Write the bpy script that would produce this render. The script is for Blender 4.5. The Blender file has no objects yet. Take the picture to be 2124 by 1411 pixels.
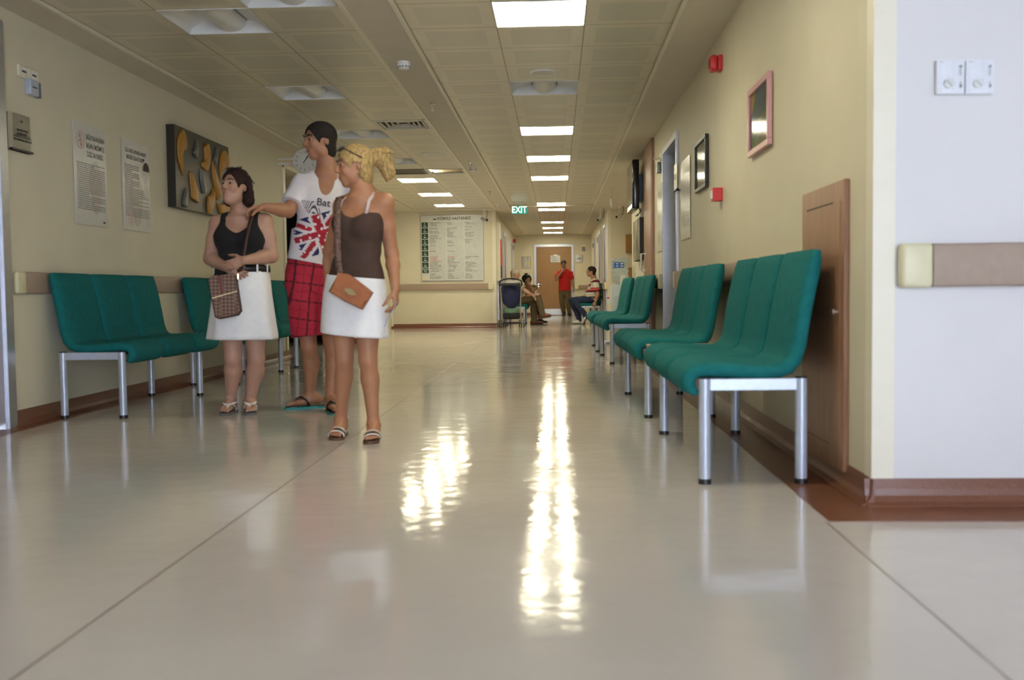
import bpy, math, random
import numpy as np
from mathutils import Vector, Matrix
SC = bpy.context.scene
COL = SC.collection
PI = math.pi
rnd = random.Random(7)

# ---------------------------------------------------------------- materials
MATS = {}
def mat(name, col, rough=.6, metal=0., var=.06, scale=12., bump=0., bscale=80., emit=0., ecol=None, coat=0., trans=0., ior=1.5, attr=None, alpha=1., spec=.5):
    if name in MATS: return MATS[name]
    m = bpy.data.materials.new(name); m.use_nodes = True
    nt = m.node_tree; N = nt.nodes; L = nt.links; b = N['Principled BSDF']
    b.inputs['Roughness'].default_value = rough; b.inputs['Metallic'].default_value = metal
    b.inputs['Coat Weight'].default_value = coat; b.inputs['IOR'].default_value = ior
    b.inputs['Transmission Weight'].default_value = trans; b.inputs['Alpha'].default_value = alpha
    b.inputs['Specular IOR Level'].default_value = spec
    tc = N.new('ShaderNodeTexCoord')
    nz = N.new('ShaderNodeTexNoise'); nz.inputs['Scale'].default_value = scale; nz.inputs['Detail'].default_value = 3
    L.new(tc.outputs['Object'], nz.inputs['Vector'])
    mx = N.new('ShaderNodeMix'); mx.data_type = 'RGBA'; mx.blend_type = 'MULTIPLY'
    mx.inputs[0].default_value = 1.
    rmp = N.new('ShaderNodeMapRange'); rmp.inputs[1].default_value = .3; rmp.inputs[2].default_value = .7
    rmp.inputs[3].default_value = 1 - var; rmp.inputs[4].default_value = 1 + var
    L.new(nz.outputs['Fac'], rmp.inputs[0])
    if attr:
        at = N.new('ShaderNodeAttribute'); at.attribute_name = attr; L.new(at.outputs['Color'], mx.inputs[6])
    else: mx.inputs[6].default_value = (*col, 1)
    L.new(rmp.outputs[0], mx.inputs[7]); L.new(mx.outputs[2], b.inputs['Base Color'])
    if bump:
        bz = N.new('ShaderNodeTexNoise'); bz.inputs['Scale'].default_value = bscale; bz.inputs['Detail'].default_value = 2
        L.new(tc.outputs['Object'], bz.inputs['Vector'])
        bp = N.new('ShaderNodeBump'); bp.inputs['Strength'].default_value = bump; bp.inputs['Distance'].default_value = .01
        L.new(bz.outputs['Fac'], bp.inputs['Height']); L.new(bp.outputs[0], b.inputs['Normal'])
    if emit:
        b.inputs['Emission Strength'].default_value = emit
        b.inputs['Emission Color'].default_value = (*(ecol or col), 1)
    MATS[name] = m; m['out'] = mx.name
    return m
def nodes(m): return m.node_tree.nodes, m.node_tree.links, m.node_tree.nodes['Principled BSDF']
def s2l(*c): return tuple(((x/255+.055)/1.055)**2.4 if x > 10 else x/255/12.92 for x in c)

# ---------------------------------------------------------------- mesh builder
class MB:
    def __init__(s): s.v = []; s.f = []; s.mi = []; s.uv = None
    def add(s, vs, fs, mi=0):
        o = len(s.v); s.v += [tuple(p) for p in vs]; s.f += [tuple(i+o for i in f) for f in fs]; s.mi += [mi]*len(fs); return s
    def box(s, x0, x1, y0, y1, z0, z1, mi=0, bev=0.):
        if x0 > x1: x0, x1 = x1, x0
        if y0 > y1: y0, y1 = y1, y0
        if z0 > z1: z0, z1 = z1, z0
        if not bev:
            v = [(x, y, z) for z in (z0, z1) for y in (y0, y1) for x in (x0, x1)]
            return s.add(v, [(0,2,3,1),(4,5,7,6),(0,1,5,4),(2,6,7,3),(0,4,6,2),(1,3,7,5)], mi)
        b = min(bev, (x1-x0)/2.01, (y1-y0)/2.01, (z1-z0)/2.01)
        import bmesh
        bm = bmesh.new(); bmesh.ops.create_cube(bm, size=1.)
        for q in bm.verts: q.co = Vector(((x0+x1)/2+q.co.x*(x1-x0), (y0+y1)/2+q.co.y*(y1-y0), (z0+z1)/2+q.co.z*(z1-z0)))
        bmesh.ops.bevel(bm, geom=bm.edges[:], offset=b, segments=3, profile=.5, affect='EDGES')
        bm.verts.index_update()
        s.add([q.co[:] for q in bm.verts], [[q.index for q in f.verts] for f in bm.faces], mi); bm.free(); return s
    def tube(s, pts, r, n=10, mi=0, cap=True, closed=False):
        pts = [Vector(p) for p in pts]; m = len(pts)
        rs = r if hasattr(r, '__len__') else [r]*m
        ref = None; rings = []
        for i, p in enumerate(pts):
            a = pts[(i-1) % m] if (closed or i) else p; c = pts[(i+1) % m] if (closed or i < m-1) else p
            t = (c-a).normalized()
            if ref is None: ref = t.orthogonal().normalized()
            ref = (ref - t*ref.dot(t)); ref = ref.normalized() if ref.length > 1e-6 else t.orthogonal().normalized()
            bn = t.cross(ref)
            rings.append([p + (ref*math.cos(2*PI*k/n)+bn*math.sin(2*PI*k/n))*rs[i] for k in range(n)])
        v = [q for R in rings for q in R]; f = []
        for i in range(m if closed else m-1):
            j = (i+1) % m
            for k in range(n): f.append((i*n+k, i*n+(k+1) % n, j*n+(k+1) % n, j*n+k))
        if cap and not closed: f += [tuple(range(n))[::-1], tuple((m-1)*n+k for k in range(n))]
        return s.add(v, f, mi)
    def lathe(s, prof, c=(0,0,0), n=24, mi=0, axis='z', cap=True):
        v = []; f = []
        for r, h in prof:
            for k in range(n):
                a = 2*PI*k/n; p = (r*math.cos(a), r*math.sin(a), h)
                if axis == 'y': p = (p[0], -p[2], p[1])
                if axis == 'x': p = (p[2], p[0], p[1])
                v.append((p[0]+c[0], p[1]+c[1], p[2]+c[2]))
        m = len(prof)
        for i in range(m-1):
            for k in range(n): f.append((i*n+k, i*n+(k+1) % n, (i+1)*n+(k+1) % n, (i+1)*n+k))
        if cap: f += [tuple(range(n))[::-1], tuple((m-1)*n+k for k in range(n))]
        return s.add(v, f, mi)
    def rings(s, rings, mi=0, cap=True, closed=True):
        n = len(rings[0]); m = len(rings); v = [p for R in rings for p in R]; f = []
        for i in range(m-1):
            for k in range(n if closed else n-1): f.append((i*n+k, i*n+(k+1) % n, (i+1)*n+(k+1) % n, (i+1)*n+k))
        if cap: f += [tuple(range(n))[::-1], tuple((m-1)*n+k for k in range(n))]
        return s.add(v, f, mi)
    def prism(s, poly, fn, d0, d1, mi=0):
        n = len(poly); v = [fn(a, b, d0) for a, b in poly]+[fn(a, b, d1) for a, b in poly]
        f = [tuple(range(n))[::-1], tuple(range(n, 2*n))]+[(k, (k+1) % n, n+(k+1) % n, n+k) for k in range(n)]
        return s.add(v, f, mi)
    def build(s, name, mats, parent=None, smooth=False, origin=None, fix=True):
        me = bpy.data.meshes.new(name)
        vs = np.array(s.v, float)
        if parent is not None: org = np.array(parent_loc(parent))
        elif origin is not None: org = np.array(origin, float)
        else: org = np.array([(vs[:,0].min()+vs[:,0].max())/2, (vs[:,1].min()+vs[:,1].max())/2, vs[:,2].min()])
        me.from_pydata((vs-org).tolist(), [], s.f)
        for m in (mats if isinstance(mats, (list, tuple)) else [mats]): me.materials.append(m)
        if any(s.mi): me.polygons.foreach_set('material_index', s.mi)
        if fix:
            import bmesh
            bm = bmesh.new(); bm.from_mesh(me); bmesh.ops.recalc_face_normals(bm, faces=bm.faces[:]); bm.to_mesh(me); bm.free()
        if smooth:
            me.polygons.foreach_set('use_smooth', [True]*len(me.polygons))
            if smooth != 'all': me.set_sharp_from_angle(angle=math.radians(42))
        me.update()
        o = bpy.data.objects.new(name, me); COL.objects.link(o)
        if parent is not None: o.parent = parent
        else: o.location = org
        return o
def parent_loc(p):
    l = Vector(p.location)
    while p.parent is not None: p = p.parent; l = l + Vector(p.location)
    return l[:]
def tag(o, label=None, cat=None, group=None, kind=None):
    if label: o['label'] = label
    if cat: o['category'] = cat
    if group: o['group'] = group
    if kind: o['kind'] = kind
    return o
def thing(name, label, cat, loc, group=None):
    o = bpy.data.objects.new(name, None); o.empty_display_size = .05; COL.objects.link(o); o.location = loc
    return tag(o, label, cat, group)
def struct(o): o['kind'] = 'structure'; return o
def copy_tree(o, parent=None):
    c = o.copy(); COL.objects.link(c); c.parent = parent
    for ch in list(o.children): copy_tree(ch, c)
    return c
def text_mesh(body, size, fn, bold=0., align='CENTER', spacing=1., xs=1., res=3):
    cu = bpy.data.curves.new('t', 'FONT'); cu.body = body; cu.size = size; cu.align_x = align; cu.align_y = 'CENTER'
    cu.resolution_u = res; cu.offset = bold; cu.space_character = spacing
    o = bpy.data.objects.new('t', cu); COL.objects.link(o)
    dg = bpy.context.evaluated_depsgraph_get(); dg.update()
    me = bpy.data.meshes.new_from_object(o.evaluated_get(dg))
    vs = [fn(v.co.x*xs, v.co.y) for v in me.vertices]; fs = [tuple(p.vertices) for p in me.polygons]
    bpy.data.objects.remove(o); bpy.data.curves.remove(cu); bpy.data.meshes.remove(me)
    return vs, fs

# ---------------------------------------------------------------- the place (metres; camera foot at the origin, y runs down the corridor)
ZC = 2.633; XR = 1.178; XL = -3.43; YF = 3.76; YS = 22.4; YE = 32.7; CXL = -1.36; CXR = 1.15
class Wall:                      # reading coordinates on a wall: a along the reading direction, z up, n out of the wall
    def __init__(s, kind, at): s.k = kind; s.at = at
    def p(s, a, z, n):
        if s.k == 'R': return (s.at-n, -a, z)
        if s.k == 'L': return (s.at+n, a, z)
        return (a, s.at-n, z)
    def A(s, *y): return tuple(-q for q in y) if s.k == 'R' else y
    def box(s, mb, a0, a1, z0, z1, n0, n1, mi=0, bev=0.):
        p = s.p(a0, z0, n0); q = s.p(a1, z1, n1)
        return mb.box(p[0], q[0], p[1], q[1], p[2], q[2], mi, bev)
    def quad(s, mb, a0, a1, z0, z1, n, mi=0):
        return mb.add([s.p(a0, z0, n), s.p(a1, z0, n), s.p(a1, z1, n), s.p(a0, z1, n)], [(0,1,2,3)], mi)
    def text(s, mb, body, size, a, z, n, mi=0, **k):
        v, f = text_mesh(body, size, lambda x, y: s.p(a+x, z+y, n), **k); return mb.add(v, f, mi)
    def disc(s, mb, a, z, r, n0, n1, mi=0, seg=24):
        return mb.prism([(a+r*math.cos(2*PI*k/seg), z+r*math.sin(2*PI*k/seg)) for k in range(seg)], s.p, n0, n1, mi)
    def loc(s, a, z): return s.p(a, z, 0)
WR = Wall('R', XR); WL = Wall('L', XL); WF = Wall('F', YF); WS = Wall('F', YS); WE = Wall('F', YE); WCL = Wall('L', CXL); WCR = Wall('R', CXR)

# ---------------------------------------------------------------- palette
M_wall = mat('wall_paint_cream', (.69,.64,.49), .55, var=.025, scale=3, bump=.04, bscale=160)
M_wallw = mat('wall_paint_white', (.70,.69,.69), .5, var=.02, scale=3, bump=.04, bscale=160)
M_gyp = mat('gypsum_paint', (.66,.60,.49), .6, var=.02, scale=4)
M_guard = mat('corner_guard_plastic', (.80,.76,.62), .4, var=.02)
M_rail = mat('handrail_vinyl', (.36,.27,.21), .5, var=.04, scale=30)
M_cap = mat('handrail_end_plastic', (.70,.66,.44), .4, var=.03)
M_alu = mat('anodised_aluminium', (.50,.51,.55), .32, .75, var=.05, scale=20)
M_leg = mat('silver_lacquer', (.47,.52,.62), .33, .25, var=.04, scale=30)
M_black = mat('black_plastic', (.012,.012,.014), .4, var=.1)
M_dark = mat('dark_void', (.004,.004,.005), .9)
M_white = mat('white_plastic', (.80,.80,.78), .35, var=.02)
M_red = mat('red_plastic', (.62,.025,.03), .35, var=.05)
M_green = mat('green_upholstery', (.012,.155,.158), .85, spec=.12, var=.10, scale=25, bump=.25, bscale=900)
M_chrome = mat('chrome', (.75,.75,.75), .15, 1.)
M_ink = mat('black_ink', (.02,.02,.02), .6)
M_paper = mat('white_paper', (.78,.77,.72), .35, var=.02)
M_grey = mat('grey_plastic', (.25,.26,.27), .45)
def wood(name, c1, c2, stretch=(14, 14, .9), rough=.35):
    m = mat(name, c1, rough, bump=.03, bscale=200); N, L, b = nodes(m)
    tc = [n for n in N if n.bl_idname == 'ShaderNodeTexCoord'][0]
    mp = N.new('ShaderNodeMapping'); mp.inputs['Scale'].default_value = stretch; L.new(tc.outputs['Object'], mp.inputs[0])
    nz = N.new('ShaderNodeTexNoise'); nz.inputs['Scale'].default_value = 5; nz.inputs['Detail'].default_value = 6; L.new(mp.outputs[0], nz.inputs[0])
    cr = N.new('ShaderNodeValToRGB'); cr.color_ramp.elements[0].position = .35; cr.color_ramp.elements[1].position = .68
    cr.color_ramp.elements[0].color = (*c1, 1); cr.color_ramp.elements[1].color = (*c2, 1)
    L.new(nz.outputs['Fac'], cr.inputs[0]); L.new(cr.outputs[0], b.inputs['Base Color']); return m
M_wood = wood('beech_laminate', s2l(146,104,78), s2l(164,122,94))
M_door = wood('oak_door_laminate', s2l(146,108,60), s2l(158,120,70))
M_skirt = mat('brown_vinyl', s2l(122,78,58), .3, var=.35, scale=260, bump=.02, bscale=300)
# floor vinyl: beige, polished, very slightly wavy
M_floor = mat('beige_polished_vinyl', s2l(205,199,195), .1, ior=1.52, var=.05, scale=1.1)
def _floor():
    N, L, b = nodes(M_floor)
    tc = [n for n in N if n.bl_idname == 'ShaderNodeTexCoord'][0]
    a = N.new('ShaderNodeTexNoise'); a.inputs['Scale'].default_value = 9; a.inputs['Detail'].default_value = 2; L.new(tc.outputs['Object'], a.inputs[0])
    c = N.new('ShaderNodeTexNoise'); c.inputs['Scale'].default_value = 260; L.new(tc.outputs['Object'], c.inputs[0])
    bp = N.new('ShaderNodeBump'); bp.inputs['Strength'].default_value = .15; bp.inputs['Distance'].default_value = .012; L.new(a.outputs['Fac'], bp.inputs['Height'])
    bq = N.new('ShaderNodeBump'); bq.inputs['Strength'].default_value = .03; bq.inputs['Distance'].default_value = .002; L.new(c.outputs['Fac'], bq.inputs['Height'])
    L.new(bp.outputs[0], bq.inputs['Normal']); L.new(bq.outputs[0], b.inputs['Normal'])
    mr = N.new('ShaderNodeMapRange'); mr.inputs[1].default_value = .3; mr.inputs[2].default_value = .7; mr.inputs[3].default_value = .055; mr.inputs[4].default_value = .12
    d = N.new('ShaderNodeTexNoise'); d.inputs['Scale'].default_value = 2.2; d.inputs['Detail'].default_value = 4; L.new(tc.outputs['Object'], d.inputs[0])
    L.new(d.outputs['Fac'], mr.inputs[0]); L.new(mr.outputs[0], b.inputs['Roughness'])
_floor()
# metal ceiling tile: uv 0..1 per tile, perforated field inside a plain margin, thin dark joint
M_tile = mat('ceiling_tile_metal', (.70,.64,.50), .33, .0, var=.03, scale=2, spec=.6)
def _tile():
    N, L, b = nodes(M_tile)
    uv = N.new('ShaderNodeUVMap'); sx = N.new('ShaderNodeSeparateXYZ'); L.new(uv.outputs[0], sx.inputs[0])
    def mth(op, a, bb=None):
        n = N.new('ShaderNodeMath'); n.operation = op
        for i, q in enumerate((a, bb)):
            if q is None: continue
            if isinstance(q, (int, float)): n.inputs[i].default_value = q
            else: L.new(q, n.inputs[i])
        return n.outputs[0]
    du = mth('ABSOLUTE', mth('SUBTRACT', sx.outputs[0], .5)); dv = mth('ABSOLUTE', mth('SUBTRACT', sx.outputs[1], .5))
    mxd = mth('MAXIMUM', du, dv)
    joint = mth('GREATER_THAN', mxd, .4925); perf = mth('LESS_THAN', mxd, .355)
    src = [n for n in N if n.bl_idname == 'ShaderNodeMix'][0].outputs[2]
    m1 = N.new('ShaderNodeMix'); m1.data_type = 'RGBA'; L.new(perf, m1.inputs[0]); L.new(src, m1.inputs[6]); m1.inputs[7].default_value = (.60,.555,.44,1)
    m2 = N.new('ShaderNodeMix'); m2.data_type = 'RGBA'; L.new(joint, m2.inputs[0]); L.new(m1.outputs[2], m2.inputs[6]); m2.inputs[7].default_value = (.25,.21,.14,1)
    L.new(m2.outputs[2], b.inputs['Base Color'])
_tile()
LAMP = (1.0, .93, .68)
M_lit = mat('lit_reflector', (.9,.9,.88), .5, emit=15., ecol=LAMP)
M_litb = mat('lit_baffle', (.9,.9,.88), .5, emit=1.5, ecol=LAMP)
M_refl = mat('white_reflector', (.74,.74,.72), .35, var=.02)
def thin_glass(name, tint=(1,1,1), rough=.1, milk=0.):
    m = bpy.data.materials.new(name); m.use_nodes = True; N = m.node_tree.nodes; L = m.node_tree.links; N.remove(N['Principled BSDF'])
    tr = N.new('ShaderNodeBsdfTransparent'); tr.inputs[0].default_value = (*tint, 1); gl = N.new('ShaderNodeBsdfGlossy'); gl.inputs['Roughness'].default_value = rough
    nz = N.new('ShaderNodeTexNoise'); nz.inputs['Scale'].default_value = 6; bp = N.new('ShaderNodeBump'); bp.inputs['Strength'].default_value = .03; bp.inputs['Distance'].default_value = .01; L.new(nz.outputs[0], bp.inputs['Height']); L.new(bp.outputs[0], gl.inputs['Normal'])
    fr = N.new('ShaderNodeFresnel'); fr.inputs[0].default_value = 1.5; mx = N.new('ShaderNodeMixShader'); L.new(fr.outputs[0], mx.inputs[0]); L.new(tr.outputs[0], mx.inputs[1]); L.new(gl.outputs[0], mx.inputs[2]); 
    if milk:
        df = N.new('ShaderNodeBsdfTranslucent'); df.inputs[0].default_value = (*tint, 1); m2 = N.new('ShaderNodeMixShader'); m2.inputs[0].default_value = milk; L.new(mx.outputs[0], m2.inputs[1]); L.new(df.outputs[0], m2.inputs[2]); mx = m2
    L.new(mx.outputs[0], N['Material Output'].inputs[0]); MATS[name] = m; return m
# ================================================================ setting
def flat(name, x0, x1, y0, y1, z, m, uvs=None):
    mb = MB(); mb.add([(x0,y0,z),(x1,y0,z),(x1,y1,z),(x0,y1,z)], [(0,1,2,3)]); return struct(mb.build(name, m, fix=False))
Y0 = -4.0; XW = 5.2; XLL = -7.0
mb = MB(); mb.box(XLL, XW, Y0, YE+.1, -.15, 0); struct(mb.build('floor', M_floor))
# brown vinyl border bands and welded seams in the floor
mb = MB()
BW = .235
mb.box(XR-BW, XR, YF-.285, 15.6, 0, .0012); mb.box(XR, XW, YF-.285, YF, 0, .0012)
mb.box(XL, XL+.155, Y0, 12.55, 0, .0012); mb.box(XL-.32, CXL+.02, YS-.17, YS, 0, .0012)
struct(mb.build('trim_1', M_skirt))
M_seam = mat('floor_seam', s2l(128,112,102), .3)
mb = MB(); mb.box(-1.176, -1.171, Y0, 21, 0, .0008); mb.box(.928, .933, Y0, YF-.285, 0, .0008); struct(mb.build('trim_2', M_seam))
# walls
mb = MB(); mb.box(XR, XR+.2, YF+.2, 9.66, 0, ZC+.2); mb.box(XR, XR+.2, 10.92, 15.55, 0, ZC+.2); mb.box(XR, XR+.2, 9.66, 10.92, 2.31, ZC+.2)
struct(mb.build('wall_right', M_wall))
mb = MB(); mb.box(XR, XW, YF, YF+.2, 0, ZC+.2); o = mb.build('wall_front_right', [M_wallw, M_wall]); struct(o)
for p_ in o.data.polygons:
    if p_.normal.x < -.5: p_.material_index = 1
mb = MB(); mb.box(XL-.2, XL, Y0, 4.86, 0, ZC+.2); mb.box(XL-.2, XL, 6.05, 12.55, 0, ZC+.2); mb.box(XL-.2, XL, 4.86, 6.05, 2.5, ZC+.2)
mb.box(XL-.2, XL, 12.55, 15.6, 2.44, ZC+.2)
struct(mb.build('wall_left', M_wall))
# side corridor behind the left wall: back wall with a dark doorway
mb = MB(); mb.box(XLL, -4.75, 15.6, 15.75, 0, ZC+.2); mb.box(-4.75, -3.72, 15.6, 15.75, 2.3, ZC+.2); mb.box(-3.72, -3.15, 15.6, 16.9, 0, ZC+.2)
struct(mb.build('wall_left_recess', M_wall))
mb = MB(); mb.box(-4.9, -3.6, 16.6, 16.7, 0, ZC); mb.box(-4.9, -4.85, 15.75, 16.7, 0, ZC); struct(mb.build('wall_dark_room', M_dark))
mb = MB(); mb.box(XLL-.2, XLL, 12.4, 15.7, 0, ZC+.2); mb.box(XLL, XL-.2, 12.4, 12.55, 0, ZC+.2); struct(mb.build('wall_left_side', M_wall))
mb = MB(); mb.box(-3.95, -3.75, 16.9, YS+.2, 0, ZC+.2); struct(mb.build('wall_left_far', M_wall))
mb = MB(); mb.box(-3.75, CXL, YS, YS+.2, 0, ZC+.2); struct(mb.build('wall_sign', M_wall))
mb = MB(); mb.box(CXR, 3.2, YS, YS+.2, 0, ZC+.2); mb.box(3.1, 3.3, 15.5, YS, 0, ZC+.2); mb.box(XR+.2, 3.3, 15.4, 15.55, 0, ZC+.2); struct(mb.build('wall_right_recess', M_wall))
mb = MB(); mb.box(CXL-.2, CXL, YS+.2, YE, 0, ZC+.2); struct(mb.build('wall_corridor_left', M_wall))
mb = MB(); mb.box(CXR, CXR+.2, YS+.2, YE, 0, ZC+.2); struct(mb.build('wall_corridor_right', M_wall))
mb = MB(); mb.box(CXL-.2, CXR+.2, YE, YE+.2, 0, ZC+.2); struct(mb.build('wall_far', M_wall))
mb = MB(); mb.box(XW, XW+.2, Y0, YF, 0, ZC+.2); struct(mb.build('wall_right_side', M_wallw))
# glazed front behind the viewpoint: sill, head and mullions around open daylight
mb = MB(); mb.box(-.4, 3.6, Y0-.2, Y0, 2.45, ZC+.2)
for x in (-.4, 1.5, 3.5): mb.box(x, x+.1, Y0-.12, Y0-.02, 0, 2.45)
mb.box(-.4, 3.6, Y0-.12, Y0-.02, 0, .12); struct(mb.build('window_1', M_alu))
mb = MB(); mb.box(XL-.2, -.4, Y0-.2, Y0, 0, ZC+.2); mb.box(3.6, XW+.2, Y0-.2, Y0, 0, ZC+.2); struct(mb.build('wall_back', M_wallw))
# ceiling: gypsum bands plus three fields of metal tiles
TP = .597; T0 = 6.32
FIELDS = [(-3.136, -1.340, T0-15*TP, T0+26*TP), (-.996, .811, T0-15*TP, T0+25*TP), (-.996, .811, T0+25.45*TP, T0+25.45*TP+18*TP)]
LIT = [(1,0,1),(1,8,1),(1,12,1),(1,16,1),(1,24,1),(2,1,1),(2,8,1),(2,12,1),(2,16,1),(1,4,0),(0,0,0),(0,4,0),(0,8,0),(0,12,0),(0,16,1),(0,20,1),(0,24,1),(0,-1,0),(1,-4,1),(0,-6,0)]
VENTS = [(0,7,2),(0,14,1),(0,14,2)]
holes = {(f, r, 2 if (f, r) == (0, -1) else 1) for f, r, _ in LIT} | set(VENTS)
mb = MB(); uv = []
def field(fi):
    x0, x1, y0, y1 = FIELDS[fi]; w = (x1-x0)/3; base = T0 if fi < 2 else y0
    k0 = round((y0-base)/TP); k1 = round((y1-base)/TP)
    for k in range(k0, k1):
        for c in range(3):
            if (fi, k, c) in holes: continue
            a, b = x0+c*w, x0+(c+1)*w; p, q = base+k*TP, base+(k+1)*TP
            mb.add([(a,p,ZC),(a,q,ZC),(b,q,ZC),(b,p,ZC)], [(0,1,2,3)]); uv.extend([(0,0),(0,1),(1,1),(1,0)])
for i in range(3): field(i)
o = mb.build('ceiling', M_tile, origin=(0,0,0), fix=False); struct(o)
ul = o.data.uv_layers.new(name='UVMap')
for i, l in enumerate(o.data.loops): ul.data[i].uv = uv[l.vertex_index]
mb = MB(); G = ZC-.012
ya, yb = T0-15*TP, T0+25.45*TP+18*TP
mb.box(XLL, FIELDS[0][0], Y0, 12.4, G, ZC+.15); mb.box(XLL, FIELDS[0][0], 12.4, YS, G, ZC+.15)
mb.box(FIELDS[0][1], FIELDS[1][0], Y0, YS, G, ZC+.15); mb.box(FIELDS[1][1], XW, Y0, YS, G, ZC+.15)
mb.box(FIELDS[0][0], FIELDS[0][1], FIELDS[0][3], YS, G, ZC+.15)
mb.box(FIELDS[1][0], FIELDS[1][1], FIELDS[1][3], FIELDS[2][2], G, ZC+.15)
mb.box(CXL, FIELDS[1][0], YS, YE, G, ZC+.15); mb.box(FIELDS[1][1], CXR, YS, YE, G, ZC+.15); mb.box(FIELDS[2][0], FIELDS[2][1], FIELDS[2][3], YE, G, ZC+.15)
mb.box(XL, XW, Y0, ya, G, ZC+.15)
mb.box(XLL, XW, Y0, YE, ZC+.15, ZC+.2)
struct(mb.build('ceiling_border', M_gyp))
mb = MB()
for (x0, x1, y0, y1) in FIELDS:
    for a, b in ((x0-.022, x0+.006), (x1-.006, x1+.022)): mb.box(a, b, y0, y1, G-.012, G+.004)
    mb.box(x0, x1, y1-.006, y1+.022, G-.012, G+.004)
struct(mb.build('trim_3', M_guard))
# skirting: coved vinyl, profile (n, z)
SK = [(0,.098),(.006,.098),(.008,.06),(.012,.035),(.025,.014),(.05,.002),(.05,0),(0,0)]
def skirting(name, runs):
    mb = MB()
    for W, a0, a1 in runs:
        mb.rings([[W.p(a, z, n) for n, z in SK] for a in (a0, a1)])
    struct(mb.build(name, M_skirt))
skirting('baseboard_right', [(WR, -9.66, -YF+.03), (WR, -15.55, -10.92)])
skirting('baseboard_front', [(WF, XR-.03, XW)])
skirting('baseboard_left', [(WL, 6.05, 12.58)])
skirting('baseboard_sign', [(WS, -3.75, CXL)])
WQ = Wall('F', 15.6); skirting('baseboard_recess', [(WQ, -3.72, -3.12), (WQ, XLL, -4.75)])
skirting('baseboard_far', [(WE, CXL, -.73), (WE, .58, CXR)])
skirting('baseboard_corridor', [(WCL, YS+.2, YE), (WCR, -YE, -YS-.2)])
# corner guards
def guard(name, corners):
    mb = MB()
    for x, y, sx, sy, z1 in corners:      # L-shaped plastic strip, sx/sy = where the two faces run
        w = .078; t = .004
        poly = [(-t,-t),(w,-t),(w,0),(0,0),(0,w),(-t,w)]
        mb.prism(poly, lambda a, b_, z: (x+sx*a, y+sy*b_, z), .095, z1)
    struct(mb.build(name, M_guard))
guard('trim_4', [(XR, YF, 1, 1, ZC-.013)])
guard('trim_5', [(XL, 12.55, -1, -1, 2.44)])
guard('trim_6', [(CXL, YS, -1, 1, ZC-.013)])
guard('trim_7', [(CXR, YS, 1, 1, ZC-.013)])
guard('trim_8', [(-3.15, 15.6, -1, 1, ZC-.013)])
mb = MB(); mb.box(-3.755, -3.70, YS-.02, YS-.002, .05, ZC-.013); struct(mb.build('trim_9', M_guard))
mb = MB(); mb.box(XL, XL+.012, 12.43, 12.48, .1, 2.46); mb.box(XL, XL+.012, 12.43, 15.6, 2.41, 2.46); struct(mb.build('trim_10', M_guard))
# ---- doors of the setting
def frame(mb, W, a0, a1, ztop, w=.06, n=.02, depth=.1):
    W.box(mb, a0, a0+w, 0, ztop, -depth, n); W.box(mb, a1-w, a1, 0, ztop, -depth, n); W.box(mb, a0+w, a1-w, ztop-w, ztop, -depth, n)
def lever(W, a, z, n, parent, flip=1):
    m2 = MB(); W.disc(m2, a, z, .027, n, n+.008); m2.tube([W.p(a, z, n), W.p(a, z, n+.05), W.p(a+.02*flip, z, n+.055), W.p(a+.13*flip, z, n+.055)], .009)
    W.disc(m2, a, z-.075, .022, n, n+.008)
    return m2.build('door_handle', M_chrome, parent, smooth=True)
# door 1: near left, only its metal jamb shows
t = thing('door_1', 'grey metal door jamb at the near end of the wall with the green benches', 'door', WL.loc(5.45, 0)); struct(t)
mb = MB(); frame(mb, WL, 4.86, 6.07, 2.52, .085, .035, .18); mb.box(XL-.02, XL+.02, 5.96, 5.99, 0, 2.45); mb.build('door_frame', M_alu, t)
mb = MB(); WL.box(mb, 4.94, 5.98, .01, 2.43, -.12, -.07); mb.build('door_leaf', M_door, t)
# door 2: right wall, open frame with grey leaf set back
t = thing('door_2', 'bluish grey metal door frame in the right wall behind the benches', 'door', (XR, 10.29, 0)); struct(t)
mb = MB(); frame(mb, WR, -10.94, -9.64, 2.335, .065, .022, .2); mb.build('door_frame', M_alu, t)
mb = MB(); WR.box(mb, -10.88, -9.71, .005, 2.27, -.19, -.15); lf = mb.build('door_leaf', mat('grey_blue_door', (.42,.45,.52), .4), t)
lever(WR, -9.82, 1.05, -.15, lf, -1)
# door 3: far end
t = thing('door_3', 'brown wooden door with steel kick plate closing the far end of the corridor', 'door', (-.08, YE, 0)); struct(t)
mb = MB(); frame(mb, WE, -.735, .576, 2.33, .08, .03, .05); mb.build('door_frame', M_alu, t)
mb = MB(); WE.box(mb, -.655, .496, .008, 2.25, -.0, .012); lf = mb.build('door_leaf', M_door, t)
mb = MB(); WE.box(mb, -.64, .48, .015, .215, .012, .016); mb.build('kick_plate', mat('brushed_steel', (.62,.62,.60), .35, .9), lf)
lever(WE, -.59, 1.03, .012, lf, 1)
# corridor doors (grazing)
for i, (W, a0, a1) in enumerate(((WCL, 22.95, 24.05), (WCL, 25.6, 26.7), (WCL, 29.6, 30.6), (WCR, -23.9, -22.85), (WCR, -26.6, -25.5), (WCR, -29.9, -28.9))):
    t = thing('door_%d' % (i+4), None, None, W.loc((a0+a1)/2, 0)); struct(t)
    mb = MB(); frame(mb, W, a0, a1, 2.33, .07, .03, .0); mb.build('door_frame', M_alu, t)
    mb = MB(); W.box(mb, a0+.07, a1-.07, .008, 2.26, 0, .01); lf = mb.build('door_leaf', M_door, t)
    lever(W, a1-.14 if i != 1 else a0+.14, 1.05, .01, lf, -1 if i != 1 else 1)
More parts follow.
